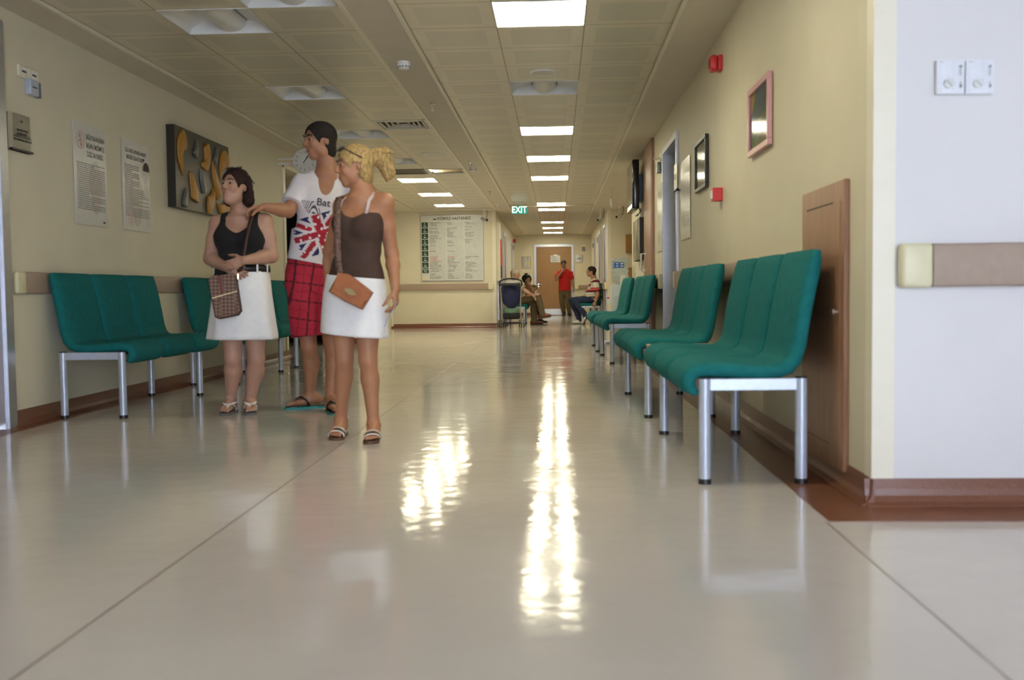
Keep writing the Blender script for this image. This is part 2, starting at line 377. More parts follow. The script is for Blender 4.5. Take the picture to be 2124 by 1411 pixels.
# ================================================================ ceiling fixtures
def luminaire(lit, label, x, y, w=.6, l=TP):
    t = thing('ceiling_light', label, 'ceiling light', (x, y, ZC-.004), 'square ceiling lights with curved reflectors')
    hw, hl = w/2-.008, l/2-.008
    prof = [(hw, .0)]+[(hw-.175*(1-math.cos(q*PI/2/8)), .085*math.sin(q*PI/2/8)) for q in range(1, 9)]
    baf = [(.108*math.cos(q*PI/14), .085-.080*math.sin(q*PI/14)) for q in range(0, 15)]
    for s, nm in ((1, 'reflector'), (-1, 'reflector')):
        mb = MB(); mb.rings([[(x+s*p, y+e, ZC+z) for p, z in prof] for e in (-hl, hl)], cap=False, closed=False)
        pl = prof+[(hw, .095)]
        for e in (-hl*.985, hl*.985): mb.add([(x+s*p, y+e, ZC+z) for p, z in pl]+[(x+s*.1, y+e, ZC), (x+s*.1, y+e, ZC+.085)], [tuple(range(len(prof)))[::-1]+(len(pl), ) if False else tuple(list(range(len(prof)))+[len(pl)+1, len(pl)])])
        mb.build(nm, M_lit if lit else M_refl, t, smooth=True, fix=False)
    mb = MB(); mb.rings([[(x+p, y+e, ZC+z) for p, z in baf] for e in (-hl, hl)], cap=True, closed=False); mb.build('lamp_baffle', M_litb if lit else M_refl, t, smooth=True)
    mb = MB()
    for a, b, c, d in ((-w/2, w/2, -l/2, -hl), (-w/2, w/2, hl, l/2), (-w/2, -hw, -hl, hl), (hw, w/2, -hl, hl)): mb.box(x+a, x+b, y+c, y+d, ZC-.004, ZC+.1)
    mb.build('housing_frame', M_refl, t)
    return t
def tile_c(fi, r, c):
    x0, x1, y0, y1 = FIELDS[fi]; w = (x1-x0)/3; base = T0 if fi < 2 else y0
    return x0+(c+.5)*w, base+(r+.5)*TP, w
lab = {(1,0):'large lit square ceiling light at the front of the central row', (1,8):'lit square ceiling light second from the front in the central row', (1,12):'lit square ceiling light third from the front in the central row',
 (1,16):'lit square ceiling light fourth from the front in the central row', (1,24):'lit square ceiling light beside the exit sign before the corridor', (2,1):'lit ceiling light just behind the exit sign, first in the narrow corridor',
 (2,8):'second lit ceiling light inside the narrow corridor', (2,12):'third lit ceiling light inside the narrow corridor', (2,16):'lit ceiling light nearest the brown door at the corridor end',
 (1,4):'unlit square ceiling light beside the round ceiling speaker in the central row', (0,0):'unlit ceiling light above the two wall posters, largest of the dark ones', (0,4):'unlit ceiling light above the tall man in the union flag shirt',
 (0,8):'unlit ceiling light just beside the blonde woman\'s head', (0,12):'unlit ceiling light behind the blonde hair, farthest of the dark ones', (0,16):'lit ceiling light nearest in the side row leading to the hospital directory board',
 (0,20):'middle lit ceiling light of the side row leading to the directory board', (0,24):'lit ceiling light directly in front of the hospital directory board', (0,-1):'unlit ceiling light at the very top edge beside the plain band',
 (1,-4):'lit ceiling light overhead in the central row just above the viewpoint', (0,-6):'unlit ceiling light overhead at left behind the viewpoint'}
for f, r, lit in LIT:
    x, y, w = tile_c(f, r, 2 if (f, r) == (0, -1) else 1); luminaire(lit, lab[(f, r)], x, y, w)
def vent(f, r, c, label, slats, m):
    x, y, w = tile_c(f, r, c); h = TP/2
    t = thing('air_vent', label, 'air vent', (x, y, ZC-.008), 'ceiling air vents')
    mb = MB(); b = .05
    for a0, a1, c0, c1 in ((-w/2, w/2, -h, -h+b), (-w/2, w/2, h-b, h), (-w/2, -w/2+b, -h+b, h-b), (w/2-b, w/2, -h+b, h-b)): mb.box(x+a0, x+a1, y+c0, y+c1, ZC-.008, ZC+.01)
    mb.build('vent_frame', m, t)
    mb = MB(); mb.box(x-w/2+b, x+w/2-b, y-h+b, y+h-b, ZC+.05, ZC+.055); mb.build('duct_back', M_dark, t)
    mb = MB()
    if slats == 'x':
        for k in range(9):
            q = x-w/2+b+(k+.5)*(w-2*b)/9; mb.add([(q-.02, y-h+b, ZC+.03), (q+.012, y-h+b, ZC-.006), (q+.012, y+h-b, ZC-.006), (q-.02, y+h-b, ZC+.03)], [(0,1,2,3)])
    elif slats == 'sq':
        for k in range(4):
            e = h-b-.012-k*.055
            for a0, a1, c0, c1 in ((-e, e, -e, -e+.02), (-e, e, e-.02, e), (-e, -e+.02, -e, e), (e-.02, e, -e, e)): mb.box(x+a0, x+a1, y+c0, y+c1, ZC-.006+.006*k, ZC+.02)
    else:
        for k in range(24):
            q = y-h+b+(k+.5)*(TP-2*b)/24; mb.box(x-w/2+b, x+w/2-b, q-.007, q+.007, ZC, ZC+.02)
    mb.build('louvre', m, t, fix=False)
M_vent = mat('vent_enamel', (.66,.62,.52), .4)
vent(0,7,2,'square stepped ceiling air vent beside the plain ceiling band', 'sq', M_vent)
vent(0,14,1,'dark fine-slatted return air vent above the blonde woman\'s shoulder', 'y', mat('dark_vent', (.12,.10,.07), .5))
vent(0,14,2,'long slatted ceiling air vent next to the dark return vent', 'x', M_vent)
def smoke(x, y, label):
    t = thing('smoke_detector', label, 'smoke detector', (x, y, G-.06), 'smoke detectors on the ceiling band')
    mb = MB(); mb.lathe([(.052,G),(.052,G-.015),(.047,G-.02),(.047,G-.022)], (x,y,0)); mb.build('mounting_base', M_white, t, smooth=True)
    mb = MB(); mb.lathe([(.05,G-.022),(.052,G-.035),(.044,G-.05),(.03,G-.06)], (x,y,0)); mb.build('detector_head', M_white, t, smooth=True)
    mb = MB()
    for k in range(12):
        a = k*PI/6; mb.box(x+.0475*math.cos(a)-.006, x+.0475*math.cos(a)+.006, y+.0475*math.sin(a)-.006, y+.0475*math.sin(a)+.006, G-.048, G-.036)
    mb.build('sensor_slots', M_grey, t)
smoke(-1.178, 7.83, 'white smoke detector largest on the plain ceiling band'); smoke(-1.194, 14.45, 'white smoke detector halfway along the plain ceiling band'); smoke(-1.199, 20.72, 'white smoke detector at the far end of the plain ceiling band')
def sprink(x, y, label):
    t = thing('sprinkler', label, 'sprinkler', (x, y, G-.07), 'sprinkler heads on the ceiling band')
    mb = MB(); mb.lathe([(.03,G),(.03,G-.006),(.01,G-.012),(.009,G-.035)], (x,y,0)); mb.tube([(x-.012,y,G-.03),(x-.016,y,G-.045),(x-.004,y,G-.062)], .003); mb.tube([(x+.012,y,G-.03),(x+.016,y,G-.045),(x+.004,y,G-.062)], .003)
    mb.build('sprinkler_body', M_chrome, t, smooth=True)
    mb = MB(); mb.lathe([(.02,G-.062),(.02,G-.066)], (x,y,0)); mb.build('deflector', M_chrome, t)
sprink(-1.172, 9.57, 'small sprinkler head behind the first smoke detector'); sprink(-1.18, 13.8, 'small sprinkler head just before the middle smoke detector'); sprink(-1.19, 18.0, 'small sprinkler head between middle and far smoke detectors')
def spk(x, y, label, r=.115):
    t = thing('ceiling_speaker', label, 'speaker', (x, y, ZC-.012), 'round ceiling speakers')
    mb = MB(); mb.lathe([(r,ZC),(r,ZC-.006),(r-.012,ZC-.012),(r-.018,ZC-.008)], (x,y,0), 32); mb.build('rim', M_white, t, smooth=True)
    mb = MB(); mb.lathe([(r-.018,ZC-.007),(r-.05,ZC-.011),(.002,ZC-.012)], (x,y,0), 32); mb.build('grille', M_vent, t, smooth=True)
spk(-.09, 8.36, 'round ceiling speaker in front of the unlit central light'); spk(-1.64, 13.1, 'round ceiling speaker above the blonde ponytail'); 
mb = MB(); mb.lathe([(.05,ZC),(.05,ZC-.02),(.03,ZC-.035),(.005,ZC-.037)], (-.08,24.2,0)); tag(mb.build('smoke_detector', M_white, smooth=True), 'smoke detector on the corridor ceiling between lit lights', 'smoke detector')
# exit sign hanging on a clear acrylic sheet
t = thing('exit_sign', 'green and white EXIT sign hanging from the ceiling', 'exit sign', (-.74, 20.4, 2.39))
y = 20.4
mb = MB(); mb.box(-.83, -.65, y-.05, y+.05, ZC-.05, ZC-.0); mb.build('ceiling_bracket', M_white, t)
mb = MB(); mb.box(-.905, -.585, y-.004, y+.004, 2.385, ZC-.05); mb.build('acrylic_sheet', thin_glass('clear_acrylic', (.88,.92,.86)), t)
mb = MB(); mb.box(-.90, -.59, y-.012, y-.005, 2.392, 2.552); p = mb.build('sign_face', mat('exit_green', (.0,.36,.30), .4, emit=.35), t)
mb = MB(); v, f = text_mesh('EXIT', .185, lambda a, b: (-.745+a, y-.0135, 2.472+b), bold=.006, xs=.82); mb.add(v, f); mb.build('lettering', mat('exit_white', (.85,.88,.82), .4, emit=.55), p, fix=False)
def cctv(x, y, z, aim, label, body=M_white):
    t = thing('security_camera', label, 'security camera', (x, y, z), 'ceiling security cameras')
    mb = MB(); mb.box(x-.04, x+.04, y-.04, y+.04, G-.012, G); mb.tube([(x, y, G), (x, y, z+.05), (x+aim[0]*.03, y+aim[1]*.03, z+.02)], .011); mb.build('mount', M_white, t, smooth=True)
    d = Vector(aim).normalized(); c = Vector((x, y, z)); mb = MB(); mb.tube([c-d*.06, c+d*.09], .032, 12); mb.build('camera_body', body, t, smooth=True)
    mb = MB(); mb.tube([c+d*.09, c+d*.105], .027, 12); mb.build('lens', M_black, t)
    mb = MB(); mb.tube([(x+.07, y, G), (x+.085, y, G-.05), (x+.075, y, z+.04), (x+.03, y, z), tuple(c-d*.06)], .006, 6); mb.build('cable', M_black, t, smooth=True)
cctv(-1.60, 22.1, 2.42, (.8,-.5,-.25), 'security camera beside the top corner of the directory board', M_grey)
cctv(.97, 21.9, 2.38, (-.55,-.7,-.35), 'white security camera at the mouth of the corridor')
cctv(1.38, 21.7, 2.42, (-.7,-.6,-.3), 'security camera in the recess behind the television')
# hanging call lamp near the right ceiling edge
t = thing('pendant_sensor', 'small white sensor hanging on a thin stem near the television', 'sensor', (.98, 17.6, 2.25)); mb = MB(); mb.tube([(.98,17.6,G),(.98,17.6,2.42)], .006); mb.build('stem', M_chrome, t); mb = MB(); mb.lathe([(.012,2.43),(.03,2.41),(.03,2.33),(.012,2.27)], (.98,17.6,0), 12); mb.build('sensor_head', M_white, t, smooth=True)

# ================================================================ handrails
def rail(name_label, W, a0, a1, z0, z1, caps, n=.06):
    t = thing('handrail', name_label, 'handrail', W.loc((a0+a1)/2, z0), 'brown bumper handrails on the walls')
    mb = MB(); c0 = .115 if caps[0] else 0; c1 = .115 if caps[1] else 0
    mb.rings([[W.p(a, z, nn) for nn, z in ((0,z0),(n-.012,z0),(n-.003,z0+.005),(n,z0+.018),(n,z1-.018),(n-.003,z1-.005),(n-.012,z1),(0,z1))] for a in (a0+c0, a1-c1)]); mb.build('rail_cover', M_rail, t, smooth=True)
    for s, c in ((a0, caps[0]), (a1, caps[1])):
        if not c: continue
        mb = MB(); W.box(mb, s, s+.115 if s == a0 else s-.115, z0-.002, z1+.002, 0, n+.003, bev=.016); mb.build('end_cap', M_cap, t, smooth=True)
    return t
rail('taupe handrail with pale end cap below the thermostats', WF, 1.262, XW, .815, .973, (1,0))
rail('brown handrail behind the green benches along the poster wall', WL, 6.13, 12.41, .838, .978, (1,1), .032)
rail('handrail behind the benches between wooden cabinet and door frame', WR, -9.62, -4.8, .826, .986, (1,1))
rail('short handrail between door frame and tall wooden cabinet', WR, -11.93, -10.98, .826, .986, (1,1))
rail('handrail behind the water cooler seats beyond the tall wooden cabinet', WR, -14.95, -13.1, .826, .986, (1,1))
rail('brown handrail below the hospital directory board', WS, -3.69, -1.42, .858, 1.0, (0,1))
rail('short handrail beside the brown door at the corridor end', WE, .6, 1.14, .853, .985, (1,0))
rail('handrail behind the man in the striped polo', WCR, -25.4, -22.5, .83, .985, (1,1)); rail('handrail behind the stroller and the seated old man', WCL, 24.15, 25.5, .83, .985, (1,1))

# ================================================================ benches
def make_bench():
    t = thing('bench', 'x', 'bench', (0,0,0))
    P = .57
    prof = [(-.036,.382),(-.052,.398),(-.061,.420),(-.058,.447),(-.036,.470),(.01,.478),(.08,.474),(.17,.468),(.25,.464),(.31,.467),(.352,.482),(.380,.514),(.399,.572),(.416,.68),(.436,.79),(.456,.88),(.467,.935),(.472,.960)]
    TH = .074; HWD = .274
    for k in (-.772, .228, 1.228):
        mb = MB(); rings = []
        m = len(prof)
        for i, (x, z) in enumerate(prof):
            a = Vector(prof[max(i-1, 0)]); b = Vector(prof[min(i+1, m-1)]); d = (b-a).normalized(); nx, nz = -d[1], d[0]
            e = .5 if i == 0 else (.55 if i == m-1 else (.88 if i in (1, m-2) else 1.))
            if i == 0: x += .006; z -= .006
            if i == m-1: z += .014
            R = []
            for q in range(20):
                an = 2*PI*q/20; c, s = math.cos(an), math.sin(an); sc = abs(c)**.42*(1 if c > 0 else -1); ss = abs(s)**.55*(1 if s > 0 else -1)
                h = TH/2*e*(1+.12*(1-sc*sc)*0)
                R.append((x+nx*ss*h, k*P+sc*HWD*(1-.03*(1-e)), z+nz*ss*h))
            rings.append(R)
        mb.rings(rings); s = mb.build('seat', M_green, t, smooth='all')
        mb = MB(); mb.box(.03, .30, k*P-.15, k*P+.15, .420, .436); mb.build('seat_plate', M_black, s)
    E2 = .715
    for y in (-E2, E2):
        for x in (0, .4):
            mb = MB(); mb.lathe([(.0245,.018),(.0245,.442)], (x, y, 0), 20); l = mb.build('leg', M_leg, t, smooth=True)
            mb = MB(); mb.lathe([(.0275,0),(.0275,.02),(.025,.022)], (x, y, 0), 20); mb.build('foot_cap', M_black, l, smooth=True)
            mb = MB(); mb.lathe([(.025,.442),(.025,.447),(.02,.449)], (x, y, 0), 20); mb.build('top_cap', M_black, l, smooth=True)
        mb = MB(); mb.box(.02, .38, y-.014, y+.014, .392, .442, bev=.003); mb.build('end_rail', M_leg, t)
    for x in (.07, .3):
        mb = MB(); mb.box(x-.02, x+.02, -E2, E2, .402, .440); mb.build('support_beam', M_leg, t)
    return t
BENCH = make_bench()
used = [0]
def bench(x, y, side, label, group='green three-seat waiting benches', tilt=0.):
    o = BENCH if not used[0] else copy_tree(BENCH); used[0] = 1
    o.location = (x, y, 0); o.rotation_euler = (0, 0, tilt); o.scale = (1 if side == 'R' else -1, 1, 1); o['label'] = label; o['group'] = group
bench(.606, 4.885, 'R', 'green three-seat bench closest on the right, in front of the wooden wall cabinet', tilt=.012)
bench(.563, 7.04, 'R', 'green three-seat bench behind the beige side table on the right', tilt=.018)
bench(.585, 11.70, 'R', 'green three-seat bench in front of the tall wooden cabinet', tilt=.03)
bench(.535, 13.86, 'R', 'green three-seat bench just before the water cooler')
bench(-2.900, 7.20, 'L', 'green three-seat bench nearest on the left under the posters')
bench(-2.885, 9.52, 'L', 'green three-seat bench behind the older woman in black top')
bench(-2.865, 11.52, 'L', 'green three-seat bench by the dark doorway behind the tall man', tilt=-.01)
bench(.61, 24.50, 'R', 'green three-seat bench carrying the man in striped polo')
bench(.58, 28.3, 'R', 'green three-seat bench beyond the striped polo man, mostly hidden')
bench(-.78, 24.40, 'L', 'green three-seat bench carrying the old man and dark-haired woman')
# little table joined between the two near right benches
t = thing('side_table', 'small beige side table between two green benches', 'table', (.8, 5.95, 0))
mb = MB(); mb.box(.56, 1.02, 5.90, 6.30, .447, .474, bev=.004); mb.build('tabletop', mat('beige_laminate', s2l(182,164,140), .4), t)
mb = MB(); mb.box(.66, .70, 5.60, 6.32, .415, .446); mb.box(.88, .92, 5.60, 6.32, .415, .446); mb.build('table_bearers', M_leg, t)
# ================================================================ things on the walls
M_signw = mat('sign_white', (.62,.63,.60), .3, var=.02)
M_green2 = mat('sign_green', s2l(16,62,42), .35)
M_redink = mat('red_ink', (.55,.04,.04), .5)
def words(mb, W, a0, a1, z, h, n, rr, fill=1., gap=.35, mi=0):
    """one printed line: small dark word blocks from a0 to a0+(a1-a0)*fill"""
    a = a0; end = a0+(a1-a0)*fill
    while a < end-h*.5:
        w = min(rr.uniform(1.2, 4.2)*h, end-a)
        W.quad(mb, a, a+w, z-h/2, z+h/2, n, mi); a += w+h*gap*1.6
def leaf_logo(mb, W, a, z, s, n, mi=0):
    for ang, L in ((150, 1.), (105, .8), (60, .95), (25, .9)):
        t = math.radians(ang); d = (math.cos(t), math.sin(t)); e = (-d[1], d[0]); pts = []
        for k in range(9): q = k/8; pts.append((a+s*(d[0]*L*q+e[0]*.17*math.sin(PI*q)), z+s*(d[1]*L*q*.7+e[1]*.17*math.sin(PI*q))))
        for k in range(7, 0, -1): q = k/8; pts.append((a+s*(d[0]*L*q-e[0]*.17*math.sin(PI*q)), z+s*(d[1]*L*q*.7-e[1]*.17*math.sin(PI*q))))
        mb.add([W.p(x, y, n) for x, y in pts], [tuple(range(len(pts)))], mi)
# hospital directory board
t = thing('directory_board', 'large white hospital directory board with green floor tabs', 'sign', WS.loc(-2.34, 1.06))
A0, A1, Z0, Z1 = -3.045, -1.640, 1.065, 2.540
mb = MB(); WS.box(mb, A0, A1, Z0, Z1, 0, .03, bev=.004); mb.build('frame', M_alu, t)
mb = MB(); WS.box(mb, A0+.012, A1-.012, Z0+.012, Z1-.012, .03, .033); bd = mb.build('panel', M_signw, t)
mb = MB(); WS.text(mb, 'KÖRFEZ HASTANESİ', .088, -2.285, 2.462, .0345, bold=.0012, xs=.92); leaf_logo(mb, WS, -2.725, 2.44, .055, .0345); mb.build('heading', M_ink, bd, fix=False)
zt = 2.385; ph = .1285
for k, nm in enumerate(['8.', '7.', '6.', '5.', '4.', '3.', '2.', '1.', 'Zemin']):
    z1 = zt-k*ph; mb = MB(); WS.box(mb, A0+.022, A0+.165, z1-.113, z1, .033, .037); tab = mb.build('floor_tab', M_green2, t)
    mb = MB(); WS.text(mb, nm, .042, A0+.094, z1-.035, .0378, bold=.001); WS.text(mb, 'Kat', .042, A0+.094, z1-.08, .0378, bold=.001); mb.build('lettering', M_white, tab, fix=False)
cols = [(A0+.19, A0+.565), (A0+.59, A0+.965), (A0+.99, A1-.025)]
rr = random.Random(3)
T1 = {0:'Başhekim Servis Bankosu',1:'Konferans Salonu',2:'  Uyku Odaları',4:'KBT Yoğun Bakım',6:'Doktor Oturumları',7:'Ameliyat Yoğun Bakım',9:'Genel Yoğun Bakım',10:'Kalp Yoğun Bakım',11:'Sterilizasyon Ünitesi Odası',12:'Yeni Doğan',13:'Hasta Odaları',14:'Hemşire Odası',16:'Hasta Odaları',20:'Hasta Odaları',24:'Dahiliye Polikliniği',25:'Göz Polikliniği',26:'Kulak Polikliniği',27:'Kadın Doğum Polikliniği',28:'Üroloji Polikliniği',29:'Genel Polikliniği - I',30:'Genel Cerrahi Polikliniği',31:'Ortopedi - Beyin Cerrahi',32:'Hasta Kayıt - Vezne',33:'  Hasta Odaları   Eczane',34:'Acil Danışma - Kayıt',36:'Kalp Merkezi',37:'Röntgen',38:'Mikrobiyoloji Laboratuvarı',39:'Biyokimya Laboratuvarı'}
T2 = {0:'Radyoloji',1:'Doğumhane',4:'Hasta Odaları Bölümü',5:'Salon - 1',6:'Salon - 2',7:'Doktor Odası',8:'Ameliyathane',9:'Bekleme Salonu',10:'Hasta Yakınları Odası',13:'E. Müdürü',14:'Hasta Odaları',16:'Hemşire Odası',20:'Hemşire Odası',24:'KBB Polikliniği',25:'Çocuk Hastalıkları',26:'Beyin Cerrahi',27:'Plastik Cerrahi',28:'Kardiyoloji Polikliniği - Eko',29:'Doktor Odası',30:'  Muayene ve Kayıt',31:'Nöroloji Polikliniği',32:'       EEG',33:'Hemşire Odası',34:'Hemşire Odası',36:'MR Odası',37:'Tomografi',38:'MR Tomografi',39:'Hemşire Odası - Bölüm 2'}
T3 = {0:'Bilgi İşlem',1:'  Yönetim Odası',3:'Yönetim Kurulu',5:'Fizyoterapi',7:'Cerrahi Yoğun Bakım',8:'Yoğun Bakım',9:'Genel Yoğun Bakım',10:'  Yönetim Ofisi',12:'Bekleme Salonu',13:'Kafeterya',14:'Doğumhane',24:'Hasta Hakları - Tıp. Hizmetleri',25:'Radyoloji',28:'Dahiliye Polikliniği - 1',29:'Kadın Doğum Polikliniği',30:'  Sağlık Kurulu',31:'Beyin Cerrahi Polikliniği',32:'Kardiyoloji',33:'Muayene Odası',34:'Çocuk Bölümü - Acil Servis',36:'Danışma',37:'Yönetim Ofisi',38:'Vezne    Kayıt',39:'Morg   Otopark'}
mb = MB(); mr = MB(); ms = MB()
for c, (a, b) in enumerate(cols):
    for r in range(40):
        z = 2.372-r*.0320
        WS.box(ms, a, b, z-.0145, z+.0135, .033, .0345)
        tx = (T1, T2, T3)[c].get(r)
        if tx: WS.text(mr if (c == 0 and 24 <= r <= 27) or (c == 1 and r == 24) else mb, tx, .0245, a+.008+.012*(len(tx)-len(tx.lstrip())), z, .0352, bold=.0006, align='LEFT', res=1)
ms.build('name_strips', mat('sign_strip', (.56,.57,.55), .35), t); mb.build('printed_lines', M_ink, t, fix=False); tag(mr.build('printed_lines', M_redink, t, fix=False), 'red printed lines')
mb = MB(); WS.box(mb, A0+.03, A0+.16, 1.10, 1.165, .033, .036); mb.build('maker_plate', M_cap, t)
# two breastfeeding posters on the left wall
def poster(W, a0, a1, z0, z1, label, titles, seed, logo, tilt=0., body=(24, .8), mark=None):
    t = thing('poster', label, 'poster', W.loc((a0+a1)/2, z0))
    mb = MB(); W.box(mb, a0, a1, z0, z1, .004, .010); p = mb.build('sheet', M_poster, t)
    rr = random.Random(seed); w = a1-a0; mb = MB(); z = z1-.09
    for s, sz, ac in titles: W.text(mb, s, sz, ac, z, .0108, bold=.0007, xs=.56); z -= sz*1.25
    if titles: mb.build('title', M_ink, p, fix=False)
    mb = MB(); z -= .01; zb = z0+.10; n = body[0]; dz = (z-zb)/n
    for k in range(n):
        f = 1. if rr.random() < .65 else rr.uniform(.3, .7)
        if f < 1 and k % 2 == 0: f = 1.
        words(mb, W, a0+.035, a1-.03 if not mark or not (mark[0] < k < mark[1]) else a0+w*.6, z, dz*.5, .0108, rr, f)
        z -= dz
    mb.build('printed_lines', M_ink2, p, fix=False)
    if logo:
        a, zz, r = logo; mb = MB(); N = 28
        mb.add([W.p(a+r*q*math.cos(2*PI*k/N), zz+r*1.15*q*math.sin(2*PI*k/N), .0110) for q in (1, .9) for k in range(N)], [(k, (k+1) % N, N+(k+1) % N, N+k) for k in range(N)])
        for q_, (cx_, cz_, rr_) in enumerate(((-.1,.45,.24), (.15,.0,.24), (.22,-.5,.26), (-.35,-.1,.16))):
            mb.add([W.p(a+r*(cx_+rr_*math.cos(2*PI*k/16)), zz+r*1.15*(cz_+rr_*math.sin(2*PI*k/16)), .0110) for k in range(16)], [tuple(range(16))])
        mb.build('round_logo', mat('faded_red_print', (.50,.23,.21), .4), p, fix=False)
    return t, p
M_poster = mat('glossy_poster_sheet', (.62,.62,.58), .22, var=.03); M_ink2 = mat('small_print', (.16,.16,.16), .5)
t, p = poster(WL, 6.976, 7.482, 1.338, 2.07, 'white poster with red round logo, nearest to the door jamb', [('SAĞLIK BAKANLIĞININ', .050, 7.31), ('BAŞARILI EMZİRMEYLE', .050, 7.31), ('İLGİLİ ON ÖNERİSİ', .050, 7.30)], 5, (7.075, 1.945, .055), body=(23, .8))
mb = MB(); leaf_logo(mb, WL, 7.42, 1.365, .03, .0108); mb.build('leaf_mark', M_ink, p, fix=False)
M_ghost = mat('pale_print', (.54,.50,.45), .25)
def blob(W, p, a, z, ra, rz, n, m=None):
    mb = MB(); mb.add([W.p(a+ra*math.cos(2*PI*k/24)*(1+.12*math.sin(3*2*PI*k/24)), z+rz*math.sin(2*PI*k/24), n) for k in range(24)], [tuple(range(24))]); return mb.build('pale_picture', m or M_ghost, p, fix=False)
blob(WL, p, 7.30, 1.62, .10, .20, .01045)
t, p = poster(WL, 7.768, 8.288, 1.345, 2.072, 'white poster with small mother and baby photo, next to the dark wood relief', [('ÖZEL KÖRFEZ HASTANESİ ANNELERE', .042, 8.02), ('BEBEĞİNİZ İÇİN EN İYİ BESİN', .042, 8.01)], 6, (7.90, 1.44, .05), body=(27, .8), mark=(-1, 11))
blob(WL, p, 8.02, 1.60, .12, .22, .01045)
mb = MB(); a, z = 8.20, 1.83
mb.add([WL.p(a+.07*math.cos(2*PI*k/20), z+.085*math.sin(2*PI*k/20), .0109) for k in range(20)], [tuple(range(20))]); mb.add([WL.p(a+.02+.055*math.cos(2*PI*k/20), z-.145+.055*math.sin(2*PI*k/20), .0109) for k in range(20)], [tuple(range(20))]); mb.build('mother_and_baby_photo', mat('photo_grey', (.45,.43,.40), .3), p, fix=False)
mb = MB(); mb.add([WL.p(a+.02+.065*math.cos(PI*k/12), z+.02+.075*math.sin(PI*k/12), .0111) for k in range(13)], [tuple(range(13))]); mb.build('dark_hair', M_ink, p, fix=False)
mb = MB(); leaf_logo(mb, WL, 8.17, 1.935, .03, .0109); mb.build('leaf_mark', M_ink, p, fix=False)
# metal plaque, power socket and keyed switch
def plaque(W, a0, a1, z0, z1, label, lines, strip=True, mname='plaque_steel', col=(.30,.29,.26)):
    t = thing('wall_plaque', label, 'plaque', W.loc((a0+a1)/2, z0)); w = a1-a0
    mb = MB(); mb.rings([[W.p(a, z, n) for a, n in ((a0,0),(a0,.012),(a0+w*.1,.028),(a0+w*.5,.034),(a1-w*.1,.028),(a1,.012),(a1,0))] for z in (z0, z1)]); mb.build('curved_plate', mat(mname, col, .35, .7), t)
    mb = MB(); leaf_logo(mb, W, (a0+a1)/2-.01, z1-.05, w*.09, .0355)
    rr = random.Random(9); z = z1-.08
    for k, (h, f) in enumerate(lines): z -= h*1.8; words(mb, W, (a0+a1)/2-w*f/2, (a0+a1)/2+w*f/2, z, h, .0355, rr)
    mb.build('printed_lines', M_ink, t, fix=False)
    if strip:
        mb = MB(); W.box(mb, a0+.005, a1-.005, z0, z0+.012, .0, .036); mb.build('lower_lip', M_black, t)
    return t
plaque(WL, 6.122, 6.383, 1.745, 1.978, 'dark steel plaque on the wall beside the left door jamb', [(.012,.5),(.012,.45),(.006,.7),(.006,.8),(.01,.8)])
plaque(WE, .62, .87, 1.735, 1.975, 'silver plaque beside the brown corridor door', [(.012,.5),(.01,.7),(.01,.6)], False, 'plaque_silver', (.55,.55,.52))
plaque(WR, -9.80, -9.50, 1.76, 2.01, 'small curved door nameplate beside the grey door frame', [(.012,.6),(.012,.5),(.01,.6)], True, 'plaque_pale', (.52,.50,.44))
t = thing('wall_socket', 'double white wall socket high above the steel plaque', 'socket', WL.loc(6.39, 2.235))
for a in (6.27, 6.395):
    mb = MB(); WL.box(mb, a, a+.122, 2.232, 2.305, 0, .014, bev=.006); q = mb.build('socket_plate', M_guard, t)
    mb = MB(); WL.disc(mb, a+.06, 2.268, .024, .014, .017); mb.build('socket_ring', M_white, q); mb = MB(); WL.box(mb, a+.035, a+.085, 2.262, 2.274, .0165, .018); mb.build('socket_slot', M_ink, q)
t = thing('alarm_lamp_box', 'small blue and white lamp box hanging below the wall socket', 'device', WL.loc(6.43, 2.125))
mb = MB(); WL.box(mb, 6.355, 6.46, 2.13, 2.232, 0, .045, bev=.008); mb.build('case', mat('pale_blue_plastic', (.45,.50,.58), .3), t, smooth=True)
mb = MB(); WL.box(mb, 6.462, 6.515, 2.13, 2.232, 0, .03, bev=.006); mb.build('side_case', mat('navy_plastic', (.10,.14,.24), .3), t); mb = MB(); WL.box(mb, 6.375, 6.43, 2.176, 2.184, .045, .047); mb.build('label_bar', M_ink, t)
